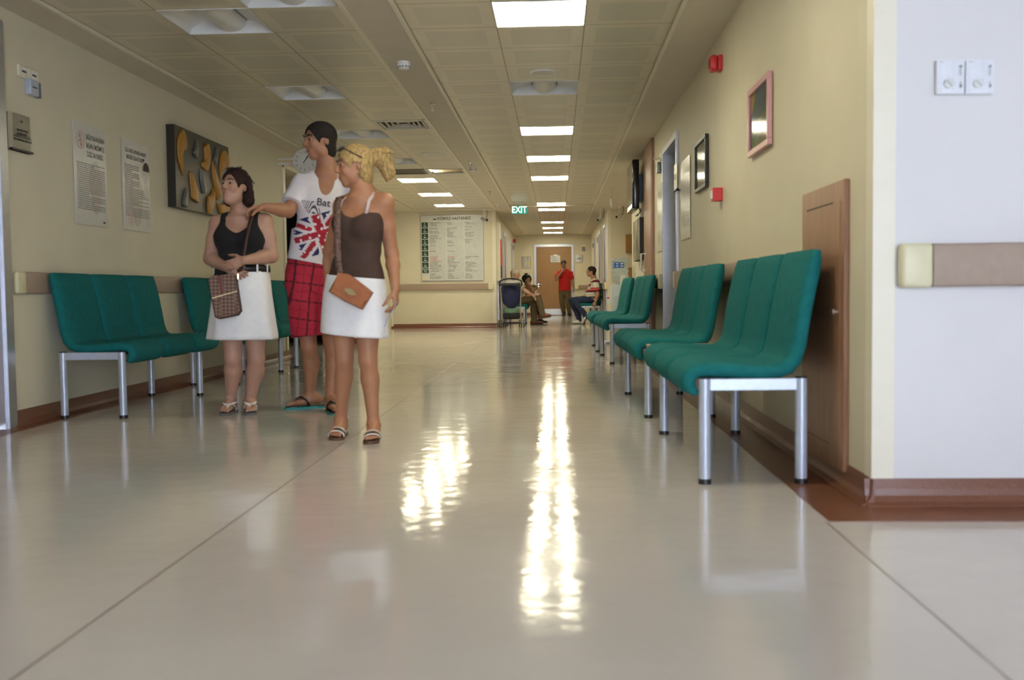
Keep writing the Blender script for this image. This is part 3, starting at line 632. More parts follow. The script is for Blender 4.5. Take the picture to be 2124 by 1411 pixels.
# dark wood relief with golden and grey drops
t = thing('wall_relief', 'dark wooden wall relief with golden and grey drop shapes', 'artwork', WL.loc(9.43, 1.60))
RA0, RA1, RZ0, RZ1 = 8.70, 10.15, 1.60, 2.325
mb = MB(); WL.box(mb, RA0, RA1, RZ0, RZ1, 0, .075); mb.build('board', wood('dark_stained_wood', (.016,.012,.008), (.026,.020,.013)), t)
M_gold = mat('golden_wood', s2l(176,124,44), .45, var=.12, scale=20); M_slate = mat('slate_paint', (.15,.15,.14), .4)
def drop(path, m, rad):
    """path: centre line (u, v in board units 0..1), rad: half width along it; carved with a rounded top"""
    n = 22; pts = []
    P = [Vector((RA0+u*(RA1-RA0), RZ0+v*(RZ1-RZ0))) for u, v in path]
    def ev(arr, q):
        x = q*(len(arr)-1); i = min(int(x), len(arr)-2); f = x-i
        a = arr[max(i-1,0)]; b = arr[i]; c = arr[i+1]; d = arr[min(i+2,len(arr)-1)]
        return .5*((2*b)+(-a+c)*f+(2*a-5*b+4*c-d)*f*f+(-a+3*b-3*c+d)*f**3)
    mb = MB(); rings = []
    for i in range(n+1):
        q = i/n; c = ev(P, q); d = (ev(P, min(q+.02, 1))-ev(P, max(q-.02, 0))).normalized(); e = Vector((-d[1], d[0]))
        end = math.sqrt(max(0, 1-((1-q)/.16)**2)) if False else 1.
        r = max(.002, ev([float(x) for x in rad], q))*(.72 if False else 1.)
        if q > .86: r *= math.sqrt(max(.0, 1-((q-.86)/.14)**2))+.02
        R = []
        for k in range(9):
            an = PI*k/8; R.append(WL.p(c[0]+e[0]*r*math.cos(an), c[1]+e[1]*r*math.cos(an), .075+.026*min(1, r/.03)*math.sin(an)**.6))
        rings.append(R)
    mb.rings(rings, cap=True, closed=True); mb.build('carved_drop', m, t, smooth=True)
g = M_gold; s = M_slate
drop([(.12,.40),(.075,.62),(.10,.80),(.165,.86)], g, [.004,.045,.075,.105]); drop([(.37,.93),(.355,.80),(.325,.70)], s, [.008,.035,.05])
drop([(.44,.62),(.53,.64),(.56,.78),(.535,.92)], g, [.012,.06,.075,.062]); drop([(.745,.93),(.72,.80),(.69,.70)], s, [.008,.035,.05])
drop([(.82,.48),(.825,.68),(.90,.80),(.955,.72)], g, [.004,.04,.10,.075]); drop([(.23,.48),(.27,.36),(.305,.22),(.30,.12)], g, [.012,.055,.09,.10])
drop([(.42,.56),(.445,.42),(.485,.26)], s, [.008,.035,.05]); drop([(.655,.72),(.68,.54),(.74,.38),(.79,.30)], g, [.008,.05,.075,.10])
drop([(.985,.62),(.945,.52),(.92,.42)], s, [.008,.04,.05]); drop([(.155,.26),(.14,.14),(.125,.02)], s, [.01,.04,.05])
drop([(.655,.36),(.64,.24),(.585,.13),(.53,.12)], g, [.006,.045,.085,.085]); drop([(.735,.18),(.80,.10),(.89,.09),(.94,.22)], g, [.004,.055,.085,.075])
# double faced clock on a bracket
CX_, CY_, CZ_ = -3.085, 12.25, 2.452
t = thing('wall_clock', 'round white clock on a bracket above the dark doorway', 'clock', (CX_, CY_, CZ_-.15))
mb = MB(); mb.lathe([(.150,-.035),(.155,-.02),(.155,.02),(.150,.035)], (CX_, CY_, CZ_), 40, axis='y'); mb.build('case', M_white, t, smooth=True)
mb = MB(); mb.lathe([(.143,-.0365),(.001,-.0365)], (CX_, CY_, CZ_), 40, axis='y', cap=False)
mb.v = [(x, CY_-.0365, z) for x, y, z in mb.v]; dl = mb.build('dial', mat('dial_white', (.74,.74,.70), .4), t)
mb = MB()
for k in range(12):
    a = PI/2-k*PI/6; v, f = text_mesh(str(k or 12), .034, lambda x, y: (CX_+.108*math.cos(a)+x, CY_-.0375, CZ_+.108*math.sin(a)+y)); mb.add(v, f)
for k in range(60):
    a = k*PI/30; r0 = .128 if k % 5 == 0 else .134; c, s_ = math.cos(a), math.sin(a); w = .0012
    mb.add([(CX_+c*r-s_*w*e, CY_-.0375, CZ_+s_*r+c*w*e) for r, e in ((r0,-1),(.139,-1),(.139,1),(r0,1))], [(0,1,2,3)])
mb.build('numerals', M_ink, dl, fix=False)
for ang, L, w in ((52, .075, .0045), (60, .11, .003)):
    a = math.radians(ang); c, s_ = math.cos(a), math.sin(a); mb = MB(); mb.add([(CX_+c*r-s_*w*e, CY_-.040, CZ_+s_*r+c*w*e) for r, e in ((-.03,-1),(L,-1),(L,1),(-.03,1))], [(0,1,2,3)]); mb.build('clock_hand', M_ink, dl, fix=False)
mb = MB(); mb.tube([(XL, CY_, CZ_+.03), (CX_-.15, CY_, CZ_+.03)], .014); mb.tube([(XL, CY_, CZ_-.03), (CX_-.15, CY_, CZ_-.03)], .014); mb.build('bracket', M_white, t)
# dark doorway screen glow
t = thing('monitor', 'small blue lit screen inside the dark doorway', 'screen', (-4.35, 16.2, 2.2)); mb = MB(); mb.box(-4.56,-4.36,16.2,16.24,2.36,2.50); mb.build('screen_case', M_black, t); mb = MB(); mb.box(-4.545,-4.375,16.195,16.2,2.375,2.485); mb.build('screen', mat('blue_screen', (.1,.15,.9), .4, emit=1.2), t)
# thermostats on the near right wall
def thermo(a, label, zo=0.):
    W = WF; z0, z1 = 1.518+zo, 1.640+zo; t = thing('thermostat', label, 'thermostat', W.loc(a+.05, z0), 'white room thermostats'); w = .101
    mb = MB(); W.box(mb, a+.002, a+w-.002, z0+.002, z1-.002, 0, .014); mb.build('back_plate', M_grey if False else M_white, t)
    mb = MB(); mb.rings([[W.p(a+x*w, z, n) for x, n in ((0,.014),(0,.024),(.15,.029),(.5,.031),(.75,.028),(1,.022),(1,.014))] for z in (z0, z0+.01, z1-.01, z1)]); cv = mb.build('cover', mat('thermostat_white', (.74,.77,.82), .35), t)
    mb = MB(); W.disc(mb, a+.04, z0+.036, .0175, .029, .041); d = mb.build('dial', mat('dial_plastic', (.66,.68,.66), .3), t)
    mb = MB(); mb.add([W.p(a+.04+x, z0+.036+y, .0415) for x, y in ((-.012,.010),(-.010,.012),(.012,-.010),(.010,-.012))], [(0,1,2,3)]); mb.build('dial_groove', M_grey, d, fix=False)
    for zs, L in ((z0+.066, .037), (z0+.020, .024)):
        mb = MB(); W.box(mb, a+.0835, a+.0865, zs, zs+L, .0255, .0268); mb.build('slider_slot', M_grey, t); mb = MB(); W.box(mb, a+.081, a+.089, (zs+L-.008) if L > .03 else zs+.003, (zs+L-.001) if L > .03 else zs+.013, .026, .031); mb.build('slider', M_grey, t)
    mb = MB()
    for k in range(5): W.quad(mb, a+.076, a+.079, z0+.068+k*.007, z0+.071+k*.007, .028)
    for k in range(7):
        an = math.radians(-50+k*280/6); W.quad(mb, a+.04+.0235*math.cos(an)-.0012, a+.04+.0235*math.cos(an)+.0012, z0+.036+.0235*math.sin(an)-.0012, z0+.036+.0235*math.sin(an)+.0012, .0315)
    W.quad(mb, a+.008, a+.027, z1-.008, z1-.006, .0295); mb.build('printed_marks', M_grey, t, fix=False)
thermo(1.394, 'white thermostat with dial, the one closer to the wall corner'); thermo(1.499, 'white thermostat with dial, the one farther from the wall corner', -.002)
# red sounder and red call point
t = thing('alarm_sounder', 'red alarm sounder high on the right wall', 'alarm', WR.loc(-7.15, 2.345))
mb = MB(); WR.box(mb, -7.205, -7.095, 2.35, 2.455, 0, .03, bev=.006); mb.build('base', M_red, t); mb = MB(); WR.box(mb, -7.205, -7.095, 2.347, 2.457, .03, .085, bev=.02); mb.build('horn_body', M_red, t, smooth=True)
mb = MB(); WR.box(mb, -7.19, -7.11, 2.375, 2.43, .085, .089, bev=.002); mb.build('front_grille', mat('dark_red', (.30,.012,.015), .4), t)
t = thing('call_point', 'red fire call point lower on the right wall', 'alarm', WR.loc(-7.15, 1.435))
mb = MB(); WR.box(mb, -7.20, -7.10, 1.437, 1.53, 0, .07, bev=.005); mb.build('box', M_red, t); mb = MB(); WR.box(mb, -7.185, -7.115, 1.452, 1.512, .07, .076); mb.build('glass_pane', M_white, t)
# framed pictures on the right wall
def picture(W, a0, a1, z0, z1, label, fm, art, fw=.035, dep=.03, name='framed_picture'):
    t = thing(name, label, 'picture', W.loc((a0+a1)/2, z0)); mb = MB()
    for p0, p1, q0, q1 in ((a0, a1, z0, z0+fw), (a0, a1, z1-fw, z1), (a0, a0+fw, z0+fw, z1-fw), (a1-fw, a1, z0+fw, z1-fw)): W.box(mb, p0, p1, q0, q1, .004, dep, bev=.004)
    mb.build('frame', fm, t); mb = MB(); W.quad(mb, a0+fw, a1-fw, z0+fw, z1-fw, .012); ar = mb.build('print', art[0], t, fix=False)
    if len(art) > 1:
        for m, polys in art[1]:
            mb = MB()
            for P in polys: mb.add([W.p(a0+fw+u*(a1-a0-2*fw), z0+fw+v*(z1-z0-2*fw), .0125+.0004*art[1].index((m, polys))) for u, v in P], [tuple(range(len(P)))])
            mb.build('painted_field', m, ar, fix=False)
    mb = MB(); W.quad(mb, a0+fw, a1-fw, z0+fw, z1-fw, .018); mb.build('glazing', M_glass, t, fix=False)
    return t
M_glass = thin_glass('picture_glass')
def gm(n, *c): return mat('paint_'+n, s2l(*c), .4, var=.25, scale=18)
picture(WR, -6.055, -5.475, 1.595, 1.99, 'child\'s bright painting in a pink frame on the right wall', mat('pink_frame', s2l(214,164,166), .35), (gm('leaf_green', 96,150,70), [
 (gm('blue', 84,130,160), [[(.05,.42),(.75,.46),(.8,1),(.3,1),(.05,.7)]]), (gm('green', 60,140,70), [[(.7,.35),(1,.3),(1,1),(.78,1)]]), (gm('yellow', 210,170,60), [[(0,.62),(.12,.7),(.28,1),(0,1)]]),
 (gm('lime', 140,175,60), [[(0,.36),(.8,.47),(.8,.52),(0,.44)],[(.1,0),(.9,.0),(.95,.3),(.3,.2)]]), (gm('orange', 200,100,50), [[(.48,.10),(.82,.12),(.84,.22),(.55,.2)],[(.86,.05),(1,.1),(1,.4),(.9,.36)]]), (gm('brown', 130,90,50), [[(.36,.34),(.41,.34),(.43,.62),(.38,.6)]])]), name='framed_painting')
picture(WR, -8.34, -7.74, 1.605, 2.008, 'black framed picture with reflecting glass beside the red call point', M_black, (mat('pale_mount', (.42,.40,.26), .3, var=.2, scale=9),), .03)
# printed poster sheets on the right wall
poster(WR, -9.40, -8.775, 1.268, 1.988, 'tall printed notice beside the black framed picture', [], 11, None, body=(30, .8))
poster(WR, -11.55, -11.08, 1.246, 1.995, 'tall printed notice between the tall wooden cabinet and the door frame', [], 12, None, body=(26, .8))
t = thing('wall_socket', 'pale socket with plug above the notice by the door frame', 'socket', WR.loc(-11.2, 2.25)); mb = MB(); WR.box(mb, -11.26, -11.10, 2.25, 2.33, 0, .012, bev=.004); mb.build('socket_plate', M_guard, t); mb = MB(); mb.tube([WR.p(-11.2, 2.27, .01), WR.p(-11.2, 2.27, .085)], .014); mb.build('plug', M_guard, t)
t = thing('switch_box', 'grey switch box below the socket by the door frame', 'device', WR.loc(-11.26, 2.115)); mb = MB(); WR.box(mb, -11.33, -11.20, 2.118, 2.235, 0, .045, bev=.008); mb.build('case', mat('steel_grey', (.22,.24,.25), .35, .3), t, smooth=True); mb = MB(); WR.box(mb, -11.29, -11.24, 2.168, 2.178, .045, .048); mb.build('label_bar', M_white, t)
# low wooden wall cabinet, right
t = thing('wall_cabinet', 'low wooden service cabinet set in the right wall by the corner', 'cabinet', WR.loc(-4.4, .06)); c0, c1 = -4.744, -4.06
mb = MB(); WR.box(mb, c0, c1, .062, 1.252, .0, .022, bev=.004); fr = mb.build('cabinet_frame', M_wood, t)
mb = MB(); WR.box(mb, c0+.055, c1-.055, .15, 1.17, .020, .024); dr = mb.build('cabinet_door', M_wood, t)
mb = MB(); WR.quad(mb, c0+.09, c1-.15, 1.165, 1.172, .0243); mb.build('door_gap', M_ink, dr, fix=False); mb = MB(); WR.quad(mb, c0+.10, c1-.19, .150, .153, .0243); mb.build('door_gap', M_ink, dr, fix=False)
mb = MB(); a = -4.155; mb.tube([WR.p(a, .716, .022), WR.p(a, .716, .03), WR.p(a, .716, .034), WR.p(a, .716, .044), WR.p(a, .716, .048)], [.006,.006,.013,.013,.006], 14); mb.build('knob', M_chrome, dr, smooth=True)
mb = MB(); a = -4.63; mb.tube([WR.p(a, .70, .022), WR.p(a, .70, .03), WR.p(a, .70, .036)], [.009,.009,.004], 12); mb.build('lock', M_chrome, dr, smooth=True)
# tall wooden cabinet
t = thing('tall_cabinet', 'tall floor-to-ceiling wooden cabinet front with white pull handle', 'cabinet', WR.loc(-12.5, .1)); c0, c1 = -13.06, -11.98
mb = MB(); WR.box(mb, c0, c1, .10, ZC-.013, 0, .035, bev=.003); mb.build('cabinet_frame', M_wood, t)
mb = MB(); WR.box(mb, c0+.06, c1-.08, 1.10, ZC-.08, .033, .039); dr = mb.build('cabinet_door', M_wood, t); mb = MB(); WR.box(mb, c0+.06, c1-.08, .16, .86, .033, .039); mb.build('cabinet_door', M_wood, t)
a = -12.72; mb = MB(); mb.tube([WR.p(a, 1.27, .037), WR.p(a, 1.27, .10), WR.p(a, 1.03+.02, .10), WR.p(a, 1.05, .037)], .013, 10); mb.build('pull_handle', M_white, dr, smooth=True)
for a, z in ((-12.02, 2.33), (-12.02, 1.05), (-13.03, 2.33), (-13.03, 1.05)):
    mb = MB(); mb.tube([WR.p(a, z, .035), WR.p(a, z, .045)], .014); mb.build('hinge_screw', M_chrome, t)
# television on the right wall
t = thing('television', 'black flat television mounted on the right wall', 'television', WR.loc(-13.6, 1.86))
mb = MB(); WR.box(mb, -14.06, -13.1, 1.875, 2.515, .085, .175, bev=.02); bd = mb.build('television_case', mat('gloss_black', (.012,.012,.014), .15), t, smooth=True)
mb = MB(); WR.box(mb, -14.03, -13.13, 1.96, 2.485, .1745, .177); mb.build('screen', mat('dark_screen', (.02,.02,.022), .06), t)
mb = MB(); WR.box(mb, -14.02, -13.14, 1.885, 1.945, .174, .18); mb.build('speaker_bar', mat('dark_grey_gloss', (.05,.05,.055), .25), t)
mb = MB(); WR.box(mb, -13.75, -13.42, 2.0, 2.36, .003, .09); mb.build('wall_bracket', M_grey, t)
mb = MB(); mb.tube([WR.p(-13.25, 1.90, .08), WR.p(-13.2, 1.84, .07), WR.p(-13.22, 1.79, .10), WR.p(-13.3, 1.79, .12), WR.p(-13.3, 1.84, .06), WR.p(-13.45, 1.90, .04)], .006, 6); mb.build('cable', M_black, t, smooth=True)
# dark abstract canvas
t = thing('canvas', 'dark deep-edged abstract canvas below the television', 'picture', WR.loc(-13.75, 1.215))
mb = MB(); WR.box(mb, -14.28, -13.2, 1.215, 1.77, .002, .078); cv = mb.build('canvas_box', mat('black_canvas_edge', (.02,.02,.022), .6), t)
m = mat('abstract_paint', (.2,.18,.12), .5); N, L, b = nodes(m)
tc = [n for n in N if n.bl_idname == 'ShaderNodeTexCoord'][0]; mp = N.new('ShaderNodeMapping'); mp.inputs['Scale'].default_value = (6, 6, 2.4); L.new(tc.outputs['Object'], mp.inputs[0])
nz = N.new('ShaderNodeTexNoise'); nz.inputs['Scale'].default_value = 1.6; nz.inputs['Detail'].default_value = 5; nz.inputs['Distortion'].default_value = .8; L.new(mp.outputs[0], nz.inputs[0])
cr = N.new('ShaderNodeValToRGB'); cr.color_ramp.elements[0].position = .46; cr.color_ramp.elements[0].color = (.02,.02,.018,1); cr.color_ramp.elements[1].position = .60; cr.color_ramp.elements[1].color = (.46,.40,.24,1)
L.new(nz.outputs['Fac'], cr.inputs[0]); L.new(cr.outputs[0], b.inputs['Base Color'])
mb = MB(); WR.quad(mb, -14.28, -13.2, 1.215, 1.77, .0785); mb.build('painted_face', m, cv, fix=False)
# things in the right hand recess
t = thing('wooden_box', 'small brown wooden wall box above the water cooler bottle', 'box', WS.loc(1.62, 1.63))
mb = MB(); WS.box(mb, 1.55, 1.74, 1.64, 2.04, 0, .12); mb.build('box_body', M_door, t); mb = MB(); WS.box(mb, 1.56, 1.73, 1.65, 2.03, .12, .13); mb.build('box_front', M_door, t)
t = thing('low_cupboard', 'brown low cupboard in the recess behind the water cooler', 'cabinet', (1.95, 22.15, 0))
mb = MB(); mb.box(1.58, 2.3, 21.95, 22.38, .06, 1.27); mb.build('cupboard_body', M_door, t); mb = MB(); mb.box(1.57, 2.31, 21.93, 22.38, 1.27, 1.30); mb.build('cupboard_top', M_wood, t); mb = MB(); mb.box(1.6, 2.28, 22.0, 22.38, 0, .06); mb.build('plinth', M_black, t)
# water cooler
t = thing('water_cooler', 'white water cooler with clear blue-labelled bottle', 'water cooler', (.975, 15.28, 0))
x, y = .975, 15.28
mb = MB(); mb.rings([[(x+sx*w*(1-abs(q)), y+d, z) for sx, d, q in ((-1,-.13,0),(-1,.15,0),(1,.15,0),(1,-.13,0))] for z, w, in ((.03,.150),(.5,.150),(.52,.146),(.86,.140),(.90,.120))]); mb.build('cooler_body', mat('cooler_white', (.66,.70,.70), .3), t, smooth=True)
mb = MB(); mb.box(x-.24, x+.18, y-.2, y+.2, 0, .03); mb.build('drip_tray_base', mat('pale_blue_tray', (.45,.50,.60), .35), t)
mb = MB(); mb.box(x-.10, x+.10, y-.133, y-.128, .12, .72); mb.build('side_panel', mat('cooler_panel', (.60,.64,.63), .35), t)
M_btl = thin_glass('bottle_plastic', (.86,.93,.97), .08, .3)
mb = MB(); pr = [(.03,.90),(.07,.915),(.112,.95),(.118,.965),(.118,1.0),(.130,1.008),(.130,1.03),(.118,1.038),(.118,1.085),(.130,1.093),(.130,1.115),(.119,1.123),(.120,1.255),(.131,1.262),(.131,1.285),(.12,1.298),(.06,1.302)]
mb.lathe(pr, (x, y, 0), 32); bt = mb.build('water_bottle', M_btl, t, smooth=True)
mb = MB(); mb.rings([[(x+.1215*math.cos(a), y+.1215*math.sin(a), z) for a in [PI*1.02+PI*.62*k/14 for k in range(15)]] for z in (1.15, 1.235)], cap=False, closed=False); mb.build('bottle_label', mat('blue_label', s2l(40,92,170), .35), bt, smooth=True, fix=False)
mb = MB()
for k in range(3):
    for q in range(2): mb.rings([[(x+.1225*math.cos(a), y+.1225*math.sin(a), z) for a in [PI*(1.1+.2*k)+PI*.11*j/4 for j in range(5)]] for z in (1.17+.035*q, 1.185+.035*q)], cap=False, closed=False)
mb.build('lettering', M_white, bt, smooth=True, fix=False)
for k, m in enumerate((M_red, mat('tap_blue', (.04,.12,.4), .3))):
    mb = MB(); mb.box(x-.20, x-.14, y-.06+.09*k, y-.03+.09*k, .62, .70, bev=.006); tp = mb.build('tap', M_white, t, smooth=True); mb = MB(); mb.box(x-.205, x-.17, y-.062+.09*k, y-.028+.09*k, .685, .705); mb.build('tap_lever', m, tp)
mb = MB(); mb.lathe([(.042,.55),(.046,.57),(.046,1.03),(.04,1.035)], (x+.035, y-.18, 0), 24); mb.build('cup_tube', mat('frosted_tube', (.70,.72,.64), .3), t, smooth=True)
# corridor notice, papers, sockets, plaques
t = thing('notice_board', 'framed sheet with yellow note beside the brown corridor door', 'notice', WE.loc(-.985, 1.55))
mb = MB(); WE.box(mb, -1.135, -.84, 1.552, 1.935, 0, .015); fr = mb.build('frame', mat('thin_brown_frame', (.22,.13,.07), .4), t); mb = MB(); WE.quad(mb, -1.12, -.855, 1.567, 1.92, .0155); mb.build('sheet', M_poster, t, fix=False)
mb = MB(); rr = random.Random(4)
for k in range(12): words(mb, WE, -1.11, -1.0, 1.90-k*.027, .012, .0165, rr, rr.uniform(.5, 1)); words(mb, WE, -.98, -.87, 1.90-k*.027, .012, .0165, rr, rr.uniform(.5, 1))
mb.build('printed_lines', M_ink2, t, fix=False); mb = MB(); WE.quad(mb, -.97, -.89, 1.66, 1.77, .017); mb.build('yellow_note', mat('yellow_paper', (.62,.55,.12), .5), t, fix=False)
t = thing('door_paper', 'white paper taped on the brown corridor door', 'paper', WE.loc(-.03, 1.745)); mb = MB(); WE.box(mb, -.185, .128, 1.745, 1.965, .012, .014); mb.build('sheet', M_poster, t); mb = MB(); WE.quad(mb, -.09, .03, 1.955, 1.995, .0145); mb.build('tape', M_paper, t, fix=False)
mb = MB(); rr = random.Random(8)
for k in range(6): words(mb, WE, -.16, .11, 1.94-k*.032, .015, .0145, rr, rr.uniform(.5, 1))
mb.build('printed_lines', M_ink2, t, fix=False)
t = thing('wall_socket', 'socket and grey lamp box high beside the brown corridor door', 'socket', WE.loc(.89, 2.10)); mb = MB(); WE.box(mb, .80, .98, 2.24, 2.30, 0, .012); mb.build('socket_plate', M_guard, t); mb = MB(); WE.box(mb, .85, .93, 2.10, 2.235, 0, .04, bev=.006); mb.build('lamp_box', M_grey, t)
t = thing('alarm_sounder', 'small red alarm sounder at the far left corner of the corridor', 'alarm', WCL.loc(31.4, 2.33)); mb = MB(); WCL.box(mb, 31.34, 31.46, 2.33, 2.45, 0, .03); mb.build('base', M_red, t); mb = MB(); WCL.box(mb, 31.34, 31.46, 2.33, 2.45, .03, .09, bev=.015); mb.build('horn_body', M_red, t)
for i, (W, a, lb) in enumerate(((WCL, 31.0, 'grey lamp box below the far red alarm sounder'), (WCR, -27.0, 'grey lamp box on the corridor wall above the striped polo man'), (WCR, -30.4, 'grey lamp box on the right corridor wall by the far door'))):
    t = thing('lamp_box', lb, 'device', W.loc(a, 2.1)); mb = MB(); W.box(mb, a-.05, a+.05, 2.1, 2.235, 0, .045, bev=.006); mb.build('case', M_grey, t); mb = MB(); W.box(mb, a-.03, a+.03, 2.16, 2.172, .045, .047); mb.build('label_bar', M_white, t)
t = thing('hose_cabinet', 'white and red fire cabinet on the left corridor wall above the stroller', 'cabinet', WCL.loc(22.9, 1.1)); mb = MB(); WCL.box(mb, 22.66, 22.94, 1.05, 2.38, 0, .09, bev=.01); mb.build('cabinet_case', M_guard, t); mb = MB(); WCL.box(mb, 22.68, 22.92, 1.4, 2.0, .09, .115); mb.build('red_panel', M_red, t); mb = MB(); WCL.box(mb, 22.68, 22.92, 1.12, 1.4, .09, .11); mb.build('dark_panel', M_black, t)
# ================================================================ stroller
t = thing('stroller', 'navy and black baby stroller seen from behind', 'stroller', (-1.01, 22.1, 0))
sx, sy = -1.01, 22.1
M_navy = mat('navy_cloth', s2l(24,34,72), .8, var=.15, scale=18, bump=.2, bscale=60); M_tube = mat('stroller_tube', (.42,.43,.42), .3, .7); M_tyre = mat('grey_tyre', (.09,.09,.085), .7); M_cloth_bk = mat('black_cloth', (.012,.012,.014), .85, bump=.2, bscale=80)
for sgn in (-1, 1):
    mb = MB(); mb.tube([(sx+sgn*.20, sy+.02, .12), (sx+sgn*.205, sy-.02, .55), (sx+sgn*.235, sy-.16, .95)], .013); mb.tube([(sx+sgn*.205, sy+.0, .45), (sx+sgn*.20, sy+.42, .12)], .012); mb.build('frame_tube', M_tube, t, smooth=True)
    for yy, nm in ((-.02, 'rear_wheel'), (.45, 'front_wheel')):
        for dx in ((.225, .275) if yy < 0 else (.16, .205)):
            mb = MB(); c = (sx+sgn*dx, sy+yy, .088); mb.lathe([(.055,-.011),(.082,-.014),(.088,-.006),(.088,.006),(.082,.014),(.055,.011)], c, 24, axis='x', cap=True); w = mb.build(nm, M_tyre, t, smooth=True); mb = MB(); mb.lathe([(.03,-.016),(.05,-.013),(.05,.013),(.03,.016)], c, 16, axis='x'); mb.build('hub', M_grey, w)
mb = MB(); mb.tube([(sx-.28, sy-.02, .095), (sx+.28, sy-.02, .095)], .011); mb.tube([(sx-.2, sy+.45, .10), (sx+.2, sy+.45, .10)], .011); mb.build('axle', M_black, t)
mb = MB(); mb.tube([(sx+.25*math.cos(PI*k/14), sy-.19, .985+.105*math.sin(PI*k/14)**.7) for k in range(15)], .018, 10); mb.tube([(sx-.25, sy-.19, .985), (sx-.235, sy-.16, .93)], .017); mb.tube([(sx+.25, sy-.19, .985), (sx+.235, sy-.16, .93)], .017); mb.build('push_handle', M_black, t, smooth=True)
mb = MB(); mb.box(sx-.215, sx+.215, sy-.20, sy-.08, .93, .99, bev=.02); mb.build('tray', M_black, t, smooth=True)
mb = MB(); R = []
for z, w, d in ((.93,.215,-.10),(.86,.235,-.135),(.75,.232,-.15),(.62,.215,-.145),(.53,.18,-.13),(.47,.11,-.10),(.44,.07,-.08)):
    R.append([(sx+w*math.cos(a), sy+.12+(-.12+d)*max(0,-math.sin(a))**.8*1. + (.18*math.sin(a) if math.sin(a) > 0 else 0), z) for a in [2*PI*k/24 for k in range(24)]])
mb.rings(R); mb.build('seat_back', M_navy, t, smooth=True)
mb = MB(); R = []
for z, w, d in ((.455,.13,.08),(.43,.17,.11),(.38,.18,.12),(.33,.175,.12)): R.append([(sx+w*math.cos(a)*(1+.05*math.sin(5*a)), sy+.05+d*math.sin(a), z) for a in [2*PI*k/24 for k in range(24)]])
mb.rings(R); mb.build('green_bag', mat('sage_cloth', s2l(96,128,108), .8, bump=.5, bscale=14), t, smooth=True)
mb = MB(); mb.box(sx-.18, sx+.18, sy-.08, sy+.30, .19, .335, bev=.03); mb.build('basket', M_cloth_bk, t, smooth=True)
mb = MB(); R = [[(sx+.02+w*math.cos(a), sy-.135+d*math.sin(a), z) for a in [2*PI*k/20 for k in range(20)]] for z, w, d in ((.992,.16,.05),(1.01,.18,.055),(1.04,.16,.05),(1.055,.10,.03))]
mb.rings(R); tag(mb.build('folded_clothes', mat('white_cloth', (.6,.6,.58), .8, bump=.4, bscale=20), smooth=True), 'white folded cloth lying on the stroller tray under the handle', 'cloth')
# ================================================================ people: one smooth implicit surface per body, clothes as shells around it
def nrm(v): v = np.asarray(v, float); return v/max(np.linalg.norm(v), 1e-9)
class Ops:
    def __init__(s): s.o = []
    def rc(s, a, b, ra, rb, k=.012, tag='', mode=1):
        a = np.asarray(a, float); b = np.asarray(b, float); s.o.append(('rc', (a, b, ra, rb), (a+b)/2, np.linalg.norm(b-a)/2+max(ra, rb), k, tag, mode)); return s
    def chain(s, pts, rs, k=.012, tag=''):
        for i in range(len(pts)-1): s.rc(pts[i], pts[i+1], rs[i], rs[i+1], k, tag)
        return s
    def el(s, c, rad, M=None, k=.012, tag='', mode=1):
        c = np.asarray(c, float); rad = np.asarray(rad, float); M = np.eye(3) if M is None else M; s.o.append(('el', (c, rad, M), c, max(rad), k, tag, mode)); return s
    def loft(s, c0, u, r, f, st, k=.02, tag=''):
        st = np.asarray(st, float); c0 = np.asarray(c0, float); mid = c0+u*(st[0,0]+st[-1,0])/2
        R = (st[-1,0]-st[0,0])/2+max(st[:,1].max(), st[:,2].max())+.05; s.o.append(('lo', (c0, u, r, f, st), mid, R, k, tag, 1)); return s
    def cut(s, p, n, k=.004): s.o.append(('pl', (np.asarray(p, float), nrm(n)), None, 0, k, '', -1)); return s
def prim(kind, a, p):
    if kind == 'rc':
        A, B, ra, rb = a; d = B-A; l2 = d@d; q = p-A; t = np.clip(q@d/max(l2, 1e-12), 0, 1)
        return np.linalg.norm(q-t[:, None]*d, axis=1)-(ra+(rb-ra)*t)
    if kind == 'el':
        c, r, M = a; q = ((p-c)@M.T)/r; n = np.linalg.norm(q, axis=1); g = np.linalg.norm(q/r, axis=1); return n*(n-1)/np.maximum(g, 1e-6)
    if kind == 'lo':
        c0, u, rr, f, st = a; q = p-c0; s = q@u; A = np.interp(s, st[:,0], st[:,1]); B = np.interp(s, st[:,0], st[:,2]); O = np.interp(s, st[:,0], st[:,3])
        x = (q@rr)/A; y = (q@f-O)/B; n = (np.abs(x)**2.3+np.abs(y)**2.3)**(1/2.3); d = (n-1)*np.minimum(A, B)
        e = np.maximum(st[0,0]-s, s-st[-1,0]); return np.where(e > 0, np.sqrt(np.maximum(d, 0)**2+e**2), d)
    if kind == 'pl':
        P, n = a; return (p-P)@n
def smin(a, b, k):
    h = np.maximum(k-np.abs(a-b), 0)/k; return np.minimum(a, b)-h*h*k*.25
